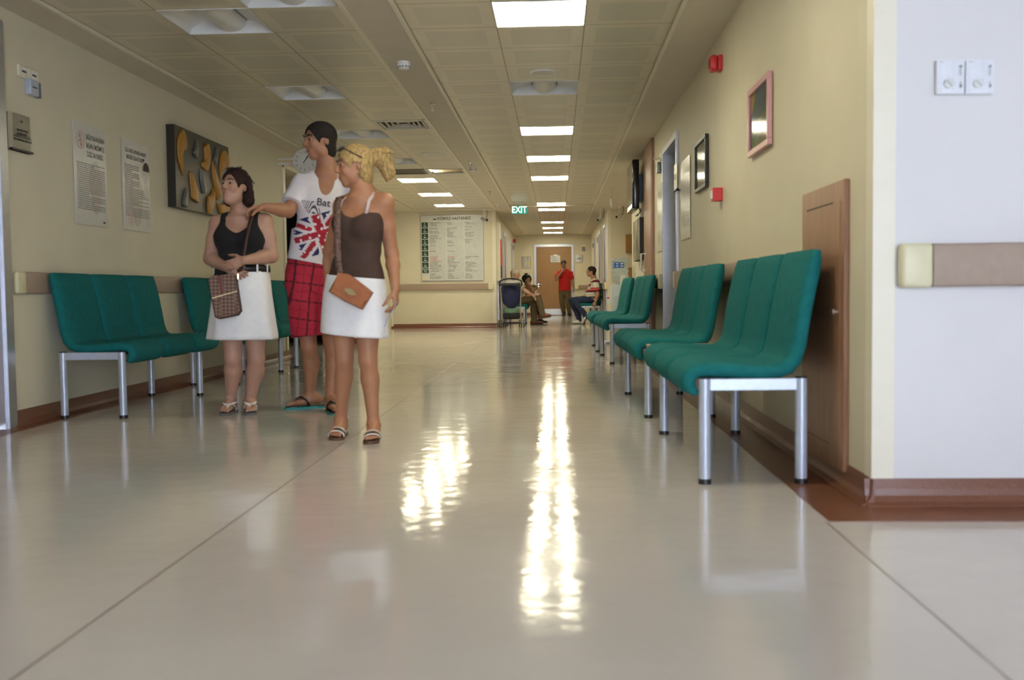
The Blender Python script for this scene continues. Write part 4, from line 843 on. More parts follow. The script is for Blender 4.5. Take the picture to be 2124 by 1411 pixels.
def mesh_sdf(ops, h, off=0., wr=0., cuts=(), post=None, wf=1.):
    """surface of a smooth union (minus cuts) sampled on a grid of pitch h; returns vertices and quads"""
    un = [o for o in ops if o[6] == 1]; sub = [o for o in ops if o[6] != 1]+list(cuts)
    lo = np.min([o[2]-o[3] for o in un], axis=0)-off-4*h; hi = np.max([o[2]+o[3] for o in un], axis=0)+off+4*h
    BL = 8; nb = np.ceil((hi-lo)/(h*BL)).astype(int)+1
    bc = np.stack(np.meshgrid(*[np.arange(n) for n in nb], indexing='ij'), -1).reshape(-1, 3)
    cen = lo+(bc+.5)*h*BL-h*.5
    rad = h*BL*.87+h
    def ev(p, blk=None, nper=1, cen_=None):
        d = np.full(len(p), .3)
        for kind, a, c, R, k, tg, mode in un:
            if cen_ is not None:
                nb_ = np.nonzero(np.linalg.norm(cen_-c, axis=1) < R+rad+off+k+.02)[0]
                if not len(nb_): continue
                idx = (nb_[:, None]*nper+np.arange(nper)).ravel()
            else: idx = slice(None)
            d[idx] = smin(d[idx], prim(kind, a, p[idx]), max(k, 1e-4))
        d = d-off
        if wr: d = d+wr*(np.sin(wf*(34*p[:,0]+21*p[:,2]+3*np.sin(9*wf*p[:,1])))*np.sin(wf*(27*p[:,1]-31*p[:,2]+2*np.sin(13*wf*p[:,0])))*.7+.5*np.sin(wf*(60*p[:,0]-25*p[:,2]+4*np.sin(15*wf*p[:,2]))))
        for kind, a, c, R, k, tg, mode in sub:
            d = -smin(-d, (-1 if kind == 'pl' else 1)*prim(kind, a, p), k) if kind != 'pl' else -smin(-d, -prim(kind, a, p), k)
        return d
    cd_ = ev(cen); act = np.abs(cd_) < rad*1.9+.012
    # dense lattice
    D = np.repeat(np.repeat(np.repeat(cd_.reshape(nb), BL, 0), BL, 1), BL, 2).astype(np.float32)
    ab = bc[act]; g = np.stack(np.meshgrid(*[np.arange(BL)]*3, indexing='ij'), -1).reshape(-1, 3)
    ii = (ab[:, None, :]*BL+g[None]).reshape(-1, 3)
    for s0 in range(0, len(ab), 1200):
        a_ = ab[s0:s0+1200]; i_ = ii[s0*512:(s0+1200)*512]
        D[i_[:,0], i_[:,1], i_[:,2]] = ev(lo+i_*h, None, 512, lo+(a_+.5)*h*BL-h*.5)
    ins = D < 0; S = D.shape
    # surface nets
    cnt = np.zeros([n-1 for n in S], np.int8)
    for dx in (0,1):
        for dy in (0,1):
            for dz in (0,1): cnt += ins[dx:S[0]-1+dx, dy:S[1]-1+dy, dz:S[2]-1+dz]
    cells = np.argwhere((cnt > 0) & (cnt < 8))
    vid = np.full(cnt.shape, -1, np.int32); vid[tuple(cells.T)] = np.arange(len(cells))
    acc = np.zeros((len(cells), 3)); num = np.zeros(len(cells))
    cor = [(x, y, z) for x in (0,1) for y in (0,1) for z in (0,1)]
    val = {c: D[cells[:,0]+c[0], cells[:,1]+c[1], cells[:,2]+c[2]] for c in cor}
    for c in cor:
        for ax in range(3):
            if c[ax]: continue
            e = list(c); e[ax] = 1; a, b = val[c], val[tuple(e)]; m = (a < 0) != (b < 0)
            t = np.where(m, a/np.where(a == b, 1, a-b), 0); q = np.tile(np.array(c, float), (len(cells), 1)); q[:, ax] += t
            acc[m] += q[m]; num[m] += 1
    V = lo+(cells+acc/num[:, None])*h
    F = []
    for ax in range(3):
        b1, b2 = (ax+1) % 3, (ax+2) % 3
        sl0 = [slice(1, S[i]-1) for i in range(3)]; sl0[ax] = slice(0, S[ax]-1); sl1 = list(sl0); sl1[ax] = slice(1, S[ax])
        a = ins[tuple(sl0)]; b = ins[tuple(sl1)]; e = np.argwhere(a != b); off_ = np.array([1, 1, 1]); off_[ax] = 0; e = e+off_
        o1 = np.zeros(3, int); o1[b1] = 1; o2 = np.zeros(3, int); o2[b2] = 1
        q = np.stack([vid[tuple((e-o1-o2).T)], vid[tuple((e-o2).T)], vid[tuple(e.T)], vid[tuple((e-o1).T)]], 1)
        fl = ins[tuple(e.T)]; q[~fl] = q[~fl][:, ::-1]; F.append(q)
    F = np.concatenate(F); F = F[(F >= 0).all(1)]
    # one light smoothing pass
    ed = np.concatenate([F[:, [0,1]], F[:, [1,2]], F[:, [2,3]], F[:, [3,0]]]); A = np.zeros_like(V); n_ = np.zeros(len(V))
    np.add.at(A, ed[:,0], V[ed[:,1]]); np.add.at(n_, ed[:,0], 1); m = n_ > 0; V[m] = V[m]*.6+.4*A[m]/n_[m][:, None]
    return V, F
def mesh_obj(name, V, F, m, parent=None, colfn=None, origin=None):
    me = bpy.data.meshes.new(name); org = np.array(parent_loc(parent)) if parent is not None else (np.array(origin, float) if origin is not None else np.array([V[:,0].mean(), V[:,1].mean(), V[:,2].min()]))
    W = V-org
    me.vertices.add(len(W)); me.vertices.foreach_set('co', W.astype(np.float32).ravel()); me.loops.add(F.size); me.loops.foreach_set('vertex_index', F.astype(np.int32).ravel())
    me.polygons.add(len(F)); me.polygons.foreach_set('loop_start', np.arange(0, F.size, 4, dtype=np.int32)); me.polygons.foreach_set('use_smooth', np.ones(len(F), bool))
    me.update(calc_edges=True); me.materials.append(m)
    if colfn is not None:
        c = np.ones((len(V), 4), np.float32); c[:, :3] = colfn(V); at = me.color_attributes.new('Col', 'FLOAT_COLOR', 'POINT'); at.data.foreach_set('color', c.ravel())
    o = bpy.data.objects.new(name, me); COL.objects.link(o)
    if parent is not None: o.parent = parent
    else: o.location = org
    return o
def hand(B, w, d, n, t, L=.18, curl=(.35,.4,.45,.5), thumb=.35, spread=.05, tag='hand', r=1.):
    """w wrist, d finger direction, n palm normal (the side fingers curl to), t thumb side"""
    w = np.asarray(w, float); d = nrm(d); t = nrm(np.asarray(t)-d*(np.asarray(t)@d)); n = nrm(np.asarray(n)-d*(np.asarray(n)@d)-t*(np.asarray(n)@t)); q = L/.18
    for i, (o, fl, rr) in enumerate(((.028,.072,.0088),(.0095,.080,.0092),(-.009,.075,.0088),(-.0265,.060,.0078))):
        kn = w+d*(.086-.004*abs(i-1))*q+t*o*q; B.rc(w+d*.012*q+t*o*.55*q, kn, .0125*q*r, .0108*q*r, .012, tag)
        dd = nrm(d+t*spread*(1.5-i)); p = kn; ang = 0
        for sg, f in ((.46, .8), (.30, 1.0), (.24, .7)):
            ang += curl[i]*f; v = dd*math.cos(ang)+n*math.sin(ang); e = p+v*fl*sg*q; r0 = rr*q*r*(1.04-.1*(sg < .4)); B.rc(p, e, r0, r0*.92, .004, tag); p = e
    p = w+d*.022*q+t*.022*q+n*.006; v = nrm(d*.62+t*(.78-thumb*.5)+n*(.2+thumb*.5)); e = p+v*.042*q; B.rc(p, e, .0145*q*r, .0115*q*r, .012, tag)
    v2 = nrm(d*.85+t*(.40-thumb*.5)+n*(.2+thumb*.5)); e2 = e+v2*.033*q; B.rc(e, e2, .0108*q*r, .0098*q*r, .004, tag); B.rc(e2, e2+nrm(v2+n*.3)*.026*q, .0098*q*r, .0078*q*r, .004, tag)
    B.el(w+d*.05*q-n*.001, (.036*q*r, .042*q*r, .0135*q*r), np.array([t, d, n]), .012, tag)
def foot(B, ank, toe, L=.245, tag='foot', zs=None, lift=None):
    """ank ankle joint, toe ground point below the toe tips"""
    a = np.asarray(ank, float); g = np.asarray(toe, float); d = g-a; u = np.array([0, 0, 1.]) if lift is None else nrm(lift); d = nrm(d-u*(d@u)); s = np.cross(d, u); q = L/.245
    base = g-d*L; P = lambda x, y, z: base+d*x*q+s*y*q+u*z*q
    B.rc(P(.035,0,.036), P(.10,0,.048), .034*q, .030*q, .015, tag); B.rc(a, P(.055,0,.05), .038*q, .034*q, .02, tag); B.rc(a-u*.01+d*.01, P(.13,0,.045), .034*q, .026*q, .02, tag)
    B.rc(P(.10,.010,.030), P(.175,.022,.024), .026*q, .020*q, .015, tag); B.rc(P(.10,-.012,.030), P(.170,-.022,.022), .026*q, .018*q, .015, tag)
    return base, d, s, u, q, P
def toes(B, P, q, big, tag='foot'):
    """big = +1 when the big toe lies on the +s side"""
    for i, (y, x, r) in enumerate(((.026,.232,.0125),(.008,.232,.0098),(-.006,.224,.0093),(-.019,.213,.0088),(-.031,.200,.0085))):
        B.rc(P(.172, y*.9*big, .020), P(x, y*big, .0125), r*.95*q, r*.93*q, .0015, tag)
def head(B, c, f, u, S=.235, fem=False, jaw=1., nose=1., cheeks=1., ear=True):
    c = np.asarray(c, float); f = nrm(f); u = np.asarray(u, float); u = nrm(u-f*(u@f)); r = np.cross(f, u); q = S/.235; M = np.array([r, f, u])
    P = lambda x, y, z: c+(r*x+f*y+u*z)*q
    g = 'head'
    B.el(P(0,-.014,.036), np.array((.076,.096,.082))*q, M, .02, g); B.el(P(0,.022,-.022), np.array((.061,.068,.080))*q, M, .03, g)
    B.el(P(0,.058,-.092), np.array((.026*jaw,.022,.022))*q, M, .03, g)
    for s in (-1, 1):
        B.el(P(s*.043*jaw,.012,-.062), np.array((.022,.034,.026))*q, M, .03, g); B.el(P(s*.034,.066,-.022), np.array((.022*cheeks,.020,.020))*q, M, .02, g)
        B.rc(P(s*.012,.084,.032), P(s*.046,.068,.034), .0085*q, .008*q, .014, g)
        if ear: B.el(P(s*.076,-.012,-.004), np.array((.007,.015,.026))*q, M, .006, g); B.rc(P(s*.080,-.021,.012), P(s*.080,-.014,-.020), .0050*q, .0045*q, .004, g)
        B.el(P(s*.0115,.098,-.023), np.array((.0085,.010,.008))*q*nose, M, .006, g)
    B.rc(P(0,.087,.026), P(0,.107,-.016), .0080*q, .0112*q*nose, .012, g); B.el(P(0,.110,-.017), np.array((.011,.011,.0105))*q*nose, M, .006, g)
    B.rc(P(-.021,.080,-.0535), P(0,.0880,-.0500), .0038*q, .0052*q, .007, g); B.rc(P(.021,.080,-.0535), P(0,.0880,-.0500), .0038*q, .0052*q, .007, g)
    B.rc(P(-.018,.079,-.0590), P(0,.0865,-.0615), .0042*q, .0062*q, .007, g); B.rc(P(.018,.079,-.0590), P(0,.0865,-.0615), .0042*q, .0062*q, .007, g); B.el(P(0,.076,-.054), np.array((.026,.014,.020))*q, M, .02, g)
    for s in (-1, 1): B.el(P(s*.031,.094,.012), np.array((.0170,.0150,.0098))*q, M, .010, g, -1)
    return P, M, q
def face_bits(t, P, M, q, hairm, brow=.0042, look=(0,0)):
    r, f, u = M
    for s in (-1, 1):
        c = P(s*.031,.0735,.0125); mb = MB(); R = .0128*q
        mb.lathe([(R*math.sin(PI*k/12), R*math.cos(PI*k/12)) for k in range(13)], n=16, cap=False); mb.v = [tuple(c+r*x+f*z-u*y) for x, y, z in mb.v]; e = mb.build('eye', M_eye, t, smooth='all')
        mb = MB(); cc = c+f*R*.86+r*look[0]*R*.4+u*look[1]*R*.3; mb.lathe([(.0076*q,-.0006),(.0070*q,.0012),(.0001,.0026)], n=14, cap=False); mb.v = [tuple(cc+r*x+f*z-u*y) for x, y, z in mb.v]; mb.build('iris', M_iris, e, smooth='all')
        mb = MB(); mb.tube([P(s*.0145,.0880,.0150), P(s*.022,.0890,.0215), P(s*.034,.0865,.0215), P(s*.047,.078,.0135)], [.0026*q,.0040*q,.0040*q,.0024*q], 8); mb.tube([P(s*.0145,.0870,.0085), P(s*.024,.0862,.0022), P(s*.035,.0838,.0026), P(s*.046,.078,.0090)], [.0022*q,.0030*q,.0030*q,.0020*q], 8); mb.build('eyelid', t['skin_m'] if False else M_lid[t.name], t, smooth='all')
        mb = MB(); mb.tube([P(s*.014,.094,.0335), P(s*.028,.0935,.0405), P(s*.040,.086,.041), P(s*.052,.072,.034)], [brow*q*.8,brow*q,brow*q*.9,brow*q*.4], 8); mb.build('eyebrow', hairm, t, smooth='all')
M_lid = {}
M_eye = mat('eye_white', (.42,.39,.36), .25); M_iris = mat('iris_brown', (.035,.018,.01), .15)
def skin_mat(name): return mat(name, (1,1,1), .5, var=.05, scale=40, attr='Col', bump=.02, bscale=300)
def skin_col(base, lipc, P, M, q, extra=None):
    base = np.array(base); lipc = np.array(lipc)
    def fn(V):
        C = np.tile(base, (len(V), 1)); l = (V-P(0,0,0))@M.T/q; x, y, z = l.T
        lip = (y > .078) & (np.abs(x) < .024) & (np.abs(z+.0555) < .0088*(1-(x/.028)**2)); C[lip] = lipc
        ch = np.exp(-(((np.abs(x)-.038)/.02)**2+((z+.025)/.02)**2))*(y > .03)*.35
        C = C*(1-ch[:, None]*np.array([.0,.25,.3])); nz = np.exp(-((x/.014)**2+((z+.02)/.016)**2))*(y > .09)*.25; C = C*(1-nz[:, None]*np.array([.0,.22,.25]))
        return extra(V, C) if extra else C
    return fn
def torso(B, p, n, sr, sl, fem=False, w=1., d=1., bust=1., belly=0.):
    p = np.asarray(p, float); n = np.asarray(n, float); u = nrm(n-p); r = np.asarray(sr, float)-np.asarray(sl, float); r = nrm(r-u*(r@u)); f = np.cross(u, r); T = np.linalg.norm(n-p)
    if fem: st = [(-.20,.10,.075,-.01),(-.10,.155,.105,-.012),(.02,.168,.115,-.015),(.16,.155,.105,-.006),(.36,.125,.090,.004),(.52,.130,.095,.006),(.68,.146,.103,.006),(.82,.142,.090,-.006),(.92,.105,.070,-.02),(1.0,.055,.052,-.02)]
    else: st = [(-.20,.10,.08,-.01),(-.10,.150,.110,-.01),(.02,.162,.115,-.012),(.16,.158,.108,-.004),(.36,.150,.104,.002),(.52,.156,.110,.004),(.68,.172,.118,.004),(.82,.172,.104,-.008),(.92,.125,.08,-.02),(1.0,.062,.06,-.022)]
    B.loft(p, u, r, f, [(s*T, a*w, b*d+(belly*math.exp(-((s-.25)/.22)**2) if belly else 0), o+(belly*.8*math.exp(-((s-.25)/.22)**2) if belly else 0)) for s, a, b, o in st], .03, 'torso')
    for S in (sr, sl): B.rc(n-u*.035-f*.015, np.asarray(S, float)+u*.004, .050*w, .050*w, .035, 'trap'); B.rc(p+u*T*.72+f*.0+(np.asarray(S)-n)*.45, S, .062*w, .050*w, .035, 'trap')
    if fem:
        for s in (-1, 1): B.el(p+u*T*.66+r*s*.068*w+f*.070*d, np.array((.060,.055,.062))*bust, np.array([r, f, u]), .04, 'torso')
    return u, r, f, T
def limb(B, pts, rs, tag, bulge=None):
    B.chain(pts, rs, .018, tag)
    if bulge:
        for i, t, off, r in bulge:
            a, b = np.asarray(pts[i], float), np.asarray(pts[i+1], float); c = a+(b-a)*t+np.asarray(off); M = np.array([nrm(np.cross(b-a, (0.3,.5,.7))), nrm(b-a), nrm(np.cross(b-a, np.cross(b-a, (0.3,.5,.7))))]); L = np.linalg.norm(b-a)
            B.el(c, (r, L*.95, r), M, .03, tag)
def ops_of(B, *tags): return [o for o in B.o if o[5] in tags and o[6] == 1]
def ring_strip(mb, rings, th=.006):
    """double-walled open cloth tube"""
    n = len(rings[0]); cen = [np.mean(R, axis=0) for R in rings]
    inner = [[tuple(np.asarray(q)+(c-np.asarray(q))*(th/max(np.linalg.norm(c-np.asarray(q)), 1e-6))) for q in R] for R, c in zip(rings, cen)]
    mb.rings(rings+inner[::-1]+[rings[0]], cap=False)
def skirt(name, t, rows, m, folds, seed, n=96):
    """rows: (centre, right, front, half width, half depth, ripple)"""
    rr = random.Random(seed); ph = [rr.uniform(0, 6.28) for _ in range(4)]; out = []
    for c, r, f, a, b, rip in rows:
        R = []
        for k in range(n):
            an = 2*PI*k/n; w = rip*(math.sin(folds*an+ph[0])*.6+.4*math.sin((folds+3)*an+ph[1])); x = math.cos(an); y = math.sin(an)
            sx = abs(x)**.85*(1 if x > 0 else -1); sy = abs(y)**.85*(1 if y > 0 else -1)
            R.append(tuple(np.asarray(c)+np.asarray(r)*sx*(a+w)+np.asarray(f)*sy*(b+w)))
        out.append(R)
    mb = MB(); ring_strip(mb, out); return mb.build(name, m, t, smooth='all')
def sole(t, name, P, q, m, big=1, th=.016, z0=0., grow=1.08, L=.252):
    prof = [(-.004,.022),(.012,.034),(.04,.038),(.09,.034),(.14,.040),(.18,.046),(.215,.044),(.238,.032),(.25,.012)]
    out = [(x, y*1. if big > 0 else y) for x, y in prof]+[(x, -y*.92) for x, y in prof[::-1]]
    sh = lambda x: .006*big*max(0, (x-.1)/.15)
    mb = MB(); mb.prism(out, lambda a, b, d: tuple(P(a, b*1.0+sh(a), d)), z0-th, z0, 0); return mb.build(name, m, t)
def strap_band(mb, pts, w, th, nfn):
    """flat band along pts, width along given vectors"""
    R = []
    pts = [np.asarray(p, float) for p in pts]
    for i, p in enumerate(pts):
        d = nrm(pts[min(i+1, len(pts)-1)]-pts[max(i-1, 0)]); n = nrm(nfn(p, i)); n = nrm(n-d*(n@d)); e = np.cross(d, n)
        R.append([tuple(p+e*w+n*th), tuple(p-e*w+n*th), tuple(p-e*w-n*th*.3), tuple(p+e*w-n*th*.3)])
    mb.rings(R)
def hair_mat(name, col, var=.4):
    m = mat(name, col, .75, var=.1); N, L, b = nodes(m); tc = [x for x in N if x.bl_idname == 'ShaderNodeTexCoord'][0]
    mp = N.new('ShaderNodeMapping'); mp.inputs['Scale'].default_value = (1, 1, .12); L.new(tc.outputs['Object'], mp.inputs[0])
    nz = N.new('ShaderNodeTexNoise'); nz.inputs['Scale'].default_value = 150; nz.inputs['Detail'].default_value = 4; nz.inputs['Distortion'].default_value = 1.2; L.new(mp.outputs[0], nz.inputs[0])
    cr = N.new('ShaderNodeValToRGB'); cr.color_ramp.elements[0].position = .35; cr.color_ramp.elements[1].position = .65; cr.color_ramp.elements[0].color = (*[c*(1-var) for c in col], 1); cr.color_ramp.elements[1].color = (*[min(1, c*(1+var)) for c in col], 1)
    L.new(nz.outputs['Fac'], cr.inputs[0]); L.new(cr.outputs[0], b.inputs['Base Color']); b.inputs['Specular IOR Level'].default_value = .3
    bp = N.new('ShaderNodeBump'); bp.inputs['Strength'].default_value = .35; bp.inputs['Distance'].default_value = .004; L.new(nz.outputs['Fac'], bp.inputs['Height']); L.new(bp.outputs[0], b.inputs['Normal']); return m
SK_TAN = (.42,.195,.105); SK_MAN = (.37,.175,.10); SK_FAIR = (.46,.265,.19); SK_OLD = (.50,.28,.20); SK_DK = (.30,.165,.10)
LIPC = (.36,.115,.10)
def person(label, base): return thing('person', label, 'person', base)
def A(*p): return np.array(p, float)
def cutp(p, n, k=.004): return ('pl', (np.asarray(p, float), nrm(n)), None, 0, k, '', -1)
def sub_el(c, rad, M=None, k=.006): return ('el', (np.asarray(c, float), np.asarray(rad, float), np.eye(3) if M is None else M), None, 0, k, '', -1)
Z = A(0, 0, 1)
def hair_cap(P, M, q, th=.012, front=.052, k=.012, side=0., back=-.06, wr=.0012, h=.005, extra=None, cuts=(), fz=-.045, fw=.073):
    H = Ops(); H.el(P(0,-.014,.036), A(.076,.096,.082)*q+th*q, M, .02); H.el(P(0,-.045,back), A(.062,.052,.055)*q+th*.6*q, M, .04)
    if extra: extra(H)
    return mesh_sdf(H.o, h, 0, wr, [sub_el(P(0,.088,fz), A(fw,.100,front+.050)*q, M, .008), *[sub_el(P(s*.079,.012,-.014), A(.018,.030,.036)*q, M, .006) for s in (-1, 1)], *cuts], wf=4)

# ---------------------------------------------------------------- blonde woman in white skirt
def blonde():
    t = person('blonde tanned woman in brown tank top and white skirt with tan shoulder bag', (-1.03, 5.48, 0))
    M_lid[t.name] = mat('lid_tan', SK_TAN, .5)
    p, n = A(*(-1.117, 5.480, 0.823)), A(*(-1.064, 5.470, 1.380)); sr, sl = A(*(-1.183, 5.520, 1.301)), A(*(-0.939, 5.440, 1.307))
    B = Ops(); u, r, f, T = torso(B, p, n, sr, sl, True, .95, .92, .95)
    hr, hl = p+r*.078-u*.01, p-r*.078-u*.01; kr, kl = A(*(-1.191, 5.500, 0.449)), A(*(-1.043, 5.420, 0.445)); ar, al = A(*(-1.239, 5.600, 0.102)), A(*(-1.025, 5.460, 0.087))
    for h_, k_, a_ in ((hr, kr, ar), (hl, kl, al)):
        limb(B, [h_, h_+(k_-h_)*.5, k_], [.088, .068, .050], 'leg'); limb(B, [k_, k_+(a_-k_)*.3+A(0,.012,0), a_], [.048, .047, .031], 'leg', [(0, 1.0, (0,.016,0), .040)])
    fr = foot(B, ar, (-1.237, 5.420, 0.016)[:2]+(0.018,), .24); fl = foot(B, al, (-1.008, 5.290, 0.002)[:2]+(0.018,), .24)
    Pr = lambda x, y, z: fr[5](x, y, z); Pl = lambda x, y, z: fl[5](x, y, z)
    toes(B, Pr, fr[4], -1); toes(B, Pl, fl[4], 1)
    el_, wl = A(*(-0.912, 5.500, 1.029)), A(*(-0.880, 5.400, 0.831)); er, wr_ = A(*(-1.283, 5.600, 1.054)), A(*(-1.267, 5.500, 0.851))
    limb(B, [sl, sl+(el_-sl)*.45, el_], [.050, .042, .037], 'arm'); limb(B, [el_, el_+(wl-el_)*.3, wl], [.036, .037, .024], 'arm')
    limb(B, [sr, sr+(er-sr)*.45, er], [.050, .042, .037], 'arm'); limb(B, [er, er+(wr_-er)*.3, wr_], [.036, .037, .024], 'arm')
    hand(B, wl, A(.02,-.12,-1), A(-1,-.1,0), A(-.1,-1,.1), .165, (.55,.65,.7,.75), .6, r=.92); hand(B, wr_, A(.02,-.1,-1), A(1,.1,0), A(0,-1,.1), .165, (.4,.45,.5,.55), r=.92)
    hc = A(*(-1.105, 5.460, 1.511)); P, M, q = head(B, hc, A(-.90,-.42,-.10), A(.06,0,1), .225, True, .85, .85)
    B.rc(P(0,-.022,-.055), n+f*.0, .050, .054, .02, 'neck'); B.rc(n-f*.01, n-u*.05, .055, .08, .03, 'neck')
    V, F = mesh_sdf(B.o, .0047); mesh_obj('body', V, F, skin_mat('skin_tan'), t, skin_col(SK_TAN, LIPC, P, M, q))
    hm = hair_mat('blonde_hair', s2l(176,148,98), .5); face_bits(t, P, M, q, mat('brown_brow', (.10,.055,.03), .7))
    def ex(H):
        tail = [P(.005,-.09,.045), P(.0,-.14,.05), P(.02,-.185,.02), P(.01,-.20,-.045), P(.0,-.185,-.09)]
        H.chain(tail, [.030,.044,.046,.036,.010], .02)
        for i in range(9):
            a = rnd.uniform(-.03,.03); b = rnd.uniform(.0,.05); H.chain([P(a,-.12,.05+b*.4), P(a*1.6,-.19,.05+b), P(a*2.2,-.235-.02*rnd.random(),.03+b*1.3-.05*rnd.random())], [.014,.009,.002], .006)
        H.chain([P(-.06,.02,.02), P(-.07,-.02,-.03), P(-.055,-.05,-.085)], [.016,.022,.012], .02); H.chain([P(.06,.02,.02), P(.07,-.02,-.03), P(.055,-.05,-.085)], [.016,.022,.012], .02)
    V, F = hair_cap(P, M, q, .014, .066, wr=.0028, extra=ex); mesh_obj('hair', V, F, hm, t)
    # clothes
    tk = mat('brown_jersey', s2l(74,54,46), .85, var=.08, scale=60, bump=.15, bscale=220)
    V, F = mesh_sdf(ops_of(B, 'torso'), .0055, .008, .0022, [cutp(p+u*T*.80, u+f*.10), cutp(p+u*T*.075, -u), sub_el(p+u*T*.86+f*.10, A(.085,.07,.075), np.array([r,f,u]))]); mesh_obj('tank_top', V, F, tk, t)
    wm = mat('white_denim', s2l(240,241,245), .8, var=.03, scale=30, bump=.12, bscale=260)
    s_ = skirt('skirt', t, [(A(*(-1.112, 5.475, 0.908)), r, f, .166, .122, .001), (A(*(-1.112, 5.475, 0.881)), r, f, .170, .126, .001), (A(*(-1.116, 5.475, 0.799)), r, f, .182, .140, .002), (A(*(-1.120, 5.470, 0.692)), r, f, .187, .146, .004), (A(*(-1.122, 5.470, 0.598)), r, f, .190, .152, .006), (A(*(-1.122, 5.470, 0.585)), r, f, .190, .152, .006)], wm, 7, 2)
    mb = MB(); hem = A(*(-1.122, 5.470, 0.603))
    mb.tube([tuple(hem+r*.1905*math.cos(a)+f*.1535*math.sin(a)) for a in [2*PI*k/48 for k in range(48)]], .0022, 6, closed=True); mb.build('hem_seam', wm, s_, smooth='all')
    st = mat('white_strap', s2l(206,190,190), .6)
    for s, S in ((1, sr), (-1, sl)):
        mb = MB(); a0 = p+u*T*.77+r*s*.085+f*.092; top = n+(S-n)*.62+u*.028; b0 = p+u*T*.72+r*s*.085-f*.095
        pts = [a0, a0*.5+top*.5+f*.028+u*.014, top+f*.02, top-f*.035, b0*.5+top*.5-f*.022, b0]; strap_band(mb, pts, .009, .004, lambda P_, i: P_-(n-u*.16)); mb.build('shoulder_strap', st, t, smooth='all')
    br = mat('tan_leather_sole', s2l(92,62,46), .6); wh = mat('white_leather', s2l(226,222,220), .5); dk = mat('dark_bead_strap', (.05,.035,.03), .4); go = mat('gold_bead', (.7,.5,.2), .25, 1.)
    for (base, d, s, uu, qq, Pf), big, an in ((fr, -1, ar), (fl, 1, al)):
        Q = lambda x, y, z: Pf(x, y, z+.004)
        sl_ = sole(t, 'sandal', lambda a, b, z: Pf(a, b, z), qq, br, big, .016, -.002)
        for x, m, w, z in ((.198, wh, .0055, .024), (.176, dk, .010, .030), (.158, wh, .0045, .036)):
            mb = MB(); strap_band(mb, [Pf(x+.006*math.sin(a)+big*math.cos(a)*.010, .046*math.cos(a), z*1.35*max(0, math.sin(a))**.7) for a in [PI*k/14 for k in range(15)]], w, .003, lambda P_, i: P_-Pf(x, 0, 0)); mb.build('sandal_strap', m, sl_, smooth='all')
        mb = MB()
        for k in range(5): c = Pf(.176, .028*(k-2)/2, .0445-.010*abs(k-2)/2); mb.lathe([(.0055*math.sin(PI*j/6), .0055*math.cos(PI*j/6)) for j in range(7)], tuple(c), 8, cap=False)
        mb.build('gold_studs', go, sl_, smooth='all')
        c = an-uu*.004; mb = MB(); strap_band(mb, [c+d*(.041*math.cos(a)-.004)+s*.0385*math.sin(a)+uu*(.012) for a in [2*PI*k/24 for k in range(25)]], .0085, .003, lambda P_, i: P_-c); mb.build('ankle_strap', wh, sl_, smooth='all')
        mb = MB(); strap_band(mb, [c-d*.043+uu*.012, c-d*.047-uu*.02, Pf(.004, 0, .02), Pf(.002, 0, 0)], .010, .003, lambda P_, i: -d); mb.build('heel_strap', dk, sl_, smooth='all')
    # sunglasses pushed up on the head (a thing of its own)
    g = thing('sunglasses', 'dark sunglasses pushed up on the blonde woman\'s hair', 'sunglasses', tuple(P(0,.04,.12)))
    for s in (-1, 1):
        mb = MB(); c = P(s*.034,.066,.108); nn = nrm(M[1]*.6+M[2]*.8); vv = nrm(np.cross(nn, M[0])); mb.rings([[tuple(c+M[0]*.030*math.cos(a)+vv*.021*math.sin(a)+nn*e) for a in [2*PI*k/20 for k in range(20)]] for e in (-.003, .003)]); mb.build('lens', M_black, g)
        mb = MB(); mb.tube([P(s*.064,.066,.104), P(s*.088,.03,.075), P(s*.093,-.03,.04)], .003, 6); mb.build('temple', M_black, g)
    mb = MB(); mb.tube([P(-.008,.070,.112), P(.008,.070,.112)], .003, 6); mb.build('bridge', M_black, g)
    # shoulder bag
    g = thing('shoulder_bag', 'tan leather shoulder bag with bright gold clasp and plaited strap on blonde woman', 'bag', (-1.094, 5.270, 0.761))
    lea = mat('tan_leather', s2l(158,92,48), .45, var=.12, scale=25, bump=.1, bscale=120); bc = A(*(-1.096, 5.275, 0.830)); X = nrm(A(.88,.0,-.47)); Y = nrm(A(.47,0,.88)); Nn = A(0,-1,0)
    mb = MB(); sec = [(-.105,-.058),(-.10,.052),(-.05,.072),(.06,.055),(.108,.045),(.10,-.062),(0,-.066)]
    mb.rings([[tuple(bc+X*a*k_+Y*b*k_+Nn*e) for a, b in sec] for e, k_ in ((-.028,.9),(-.018,1.),(.018,1.),(.03,.88))]); bg_ = mb.build('bag_body', lea, g, smooth=True)
    mb = MB(); mb.rings([[tuple(bc+X*a+Y*b+Nn*e) for a, b in ((-.103,.054),(-.05,.074),(.06,.058),(.108,.046),(.106,-.005),(.02,-.03),(-.09,-.01))] for e in (.029,.034)]); mb.build('flap', lea, g, smooth=True)
    mb = MB(); c = bc+Nn*.036+X*.004-Y*.004; mb.rings([[tuple(c+X*.028*math.cos(a)*(1+.25*math.cos(2*a))+Y*.016*math.sin(a)+Nn*e) for a in [2*PI*k/20 for k in range(20)]] for e in (0,.005)]); mb.build('clasp', mat('polished_gold', (.95,.78,.45), .12, 1.), g)
    pl = mat('plaited_strap', s2l(104,80,70), .7, var=.6, scale=70, bump=.5, bscale=120)
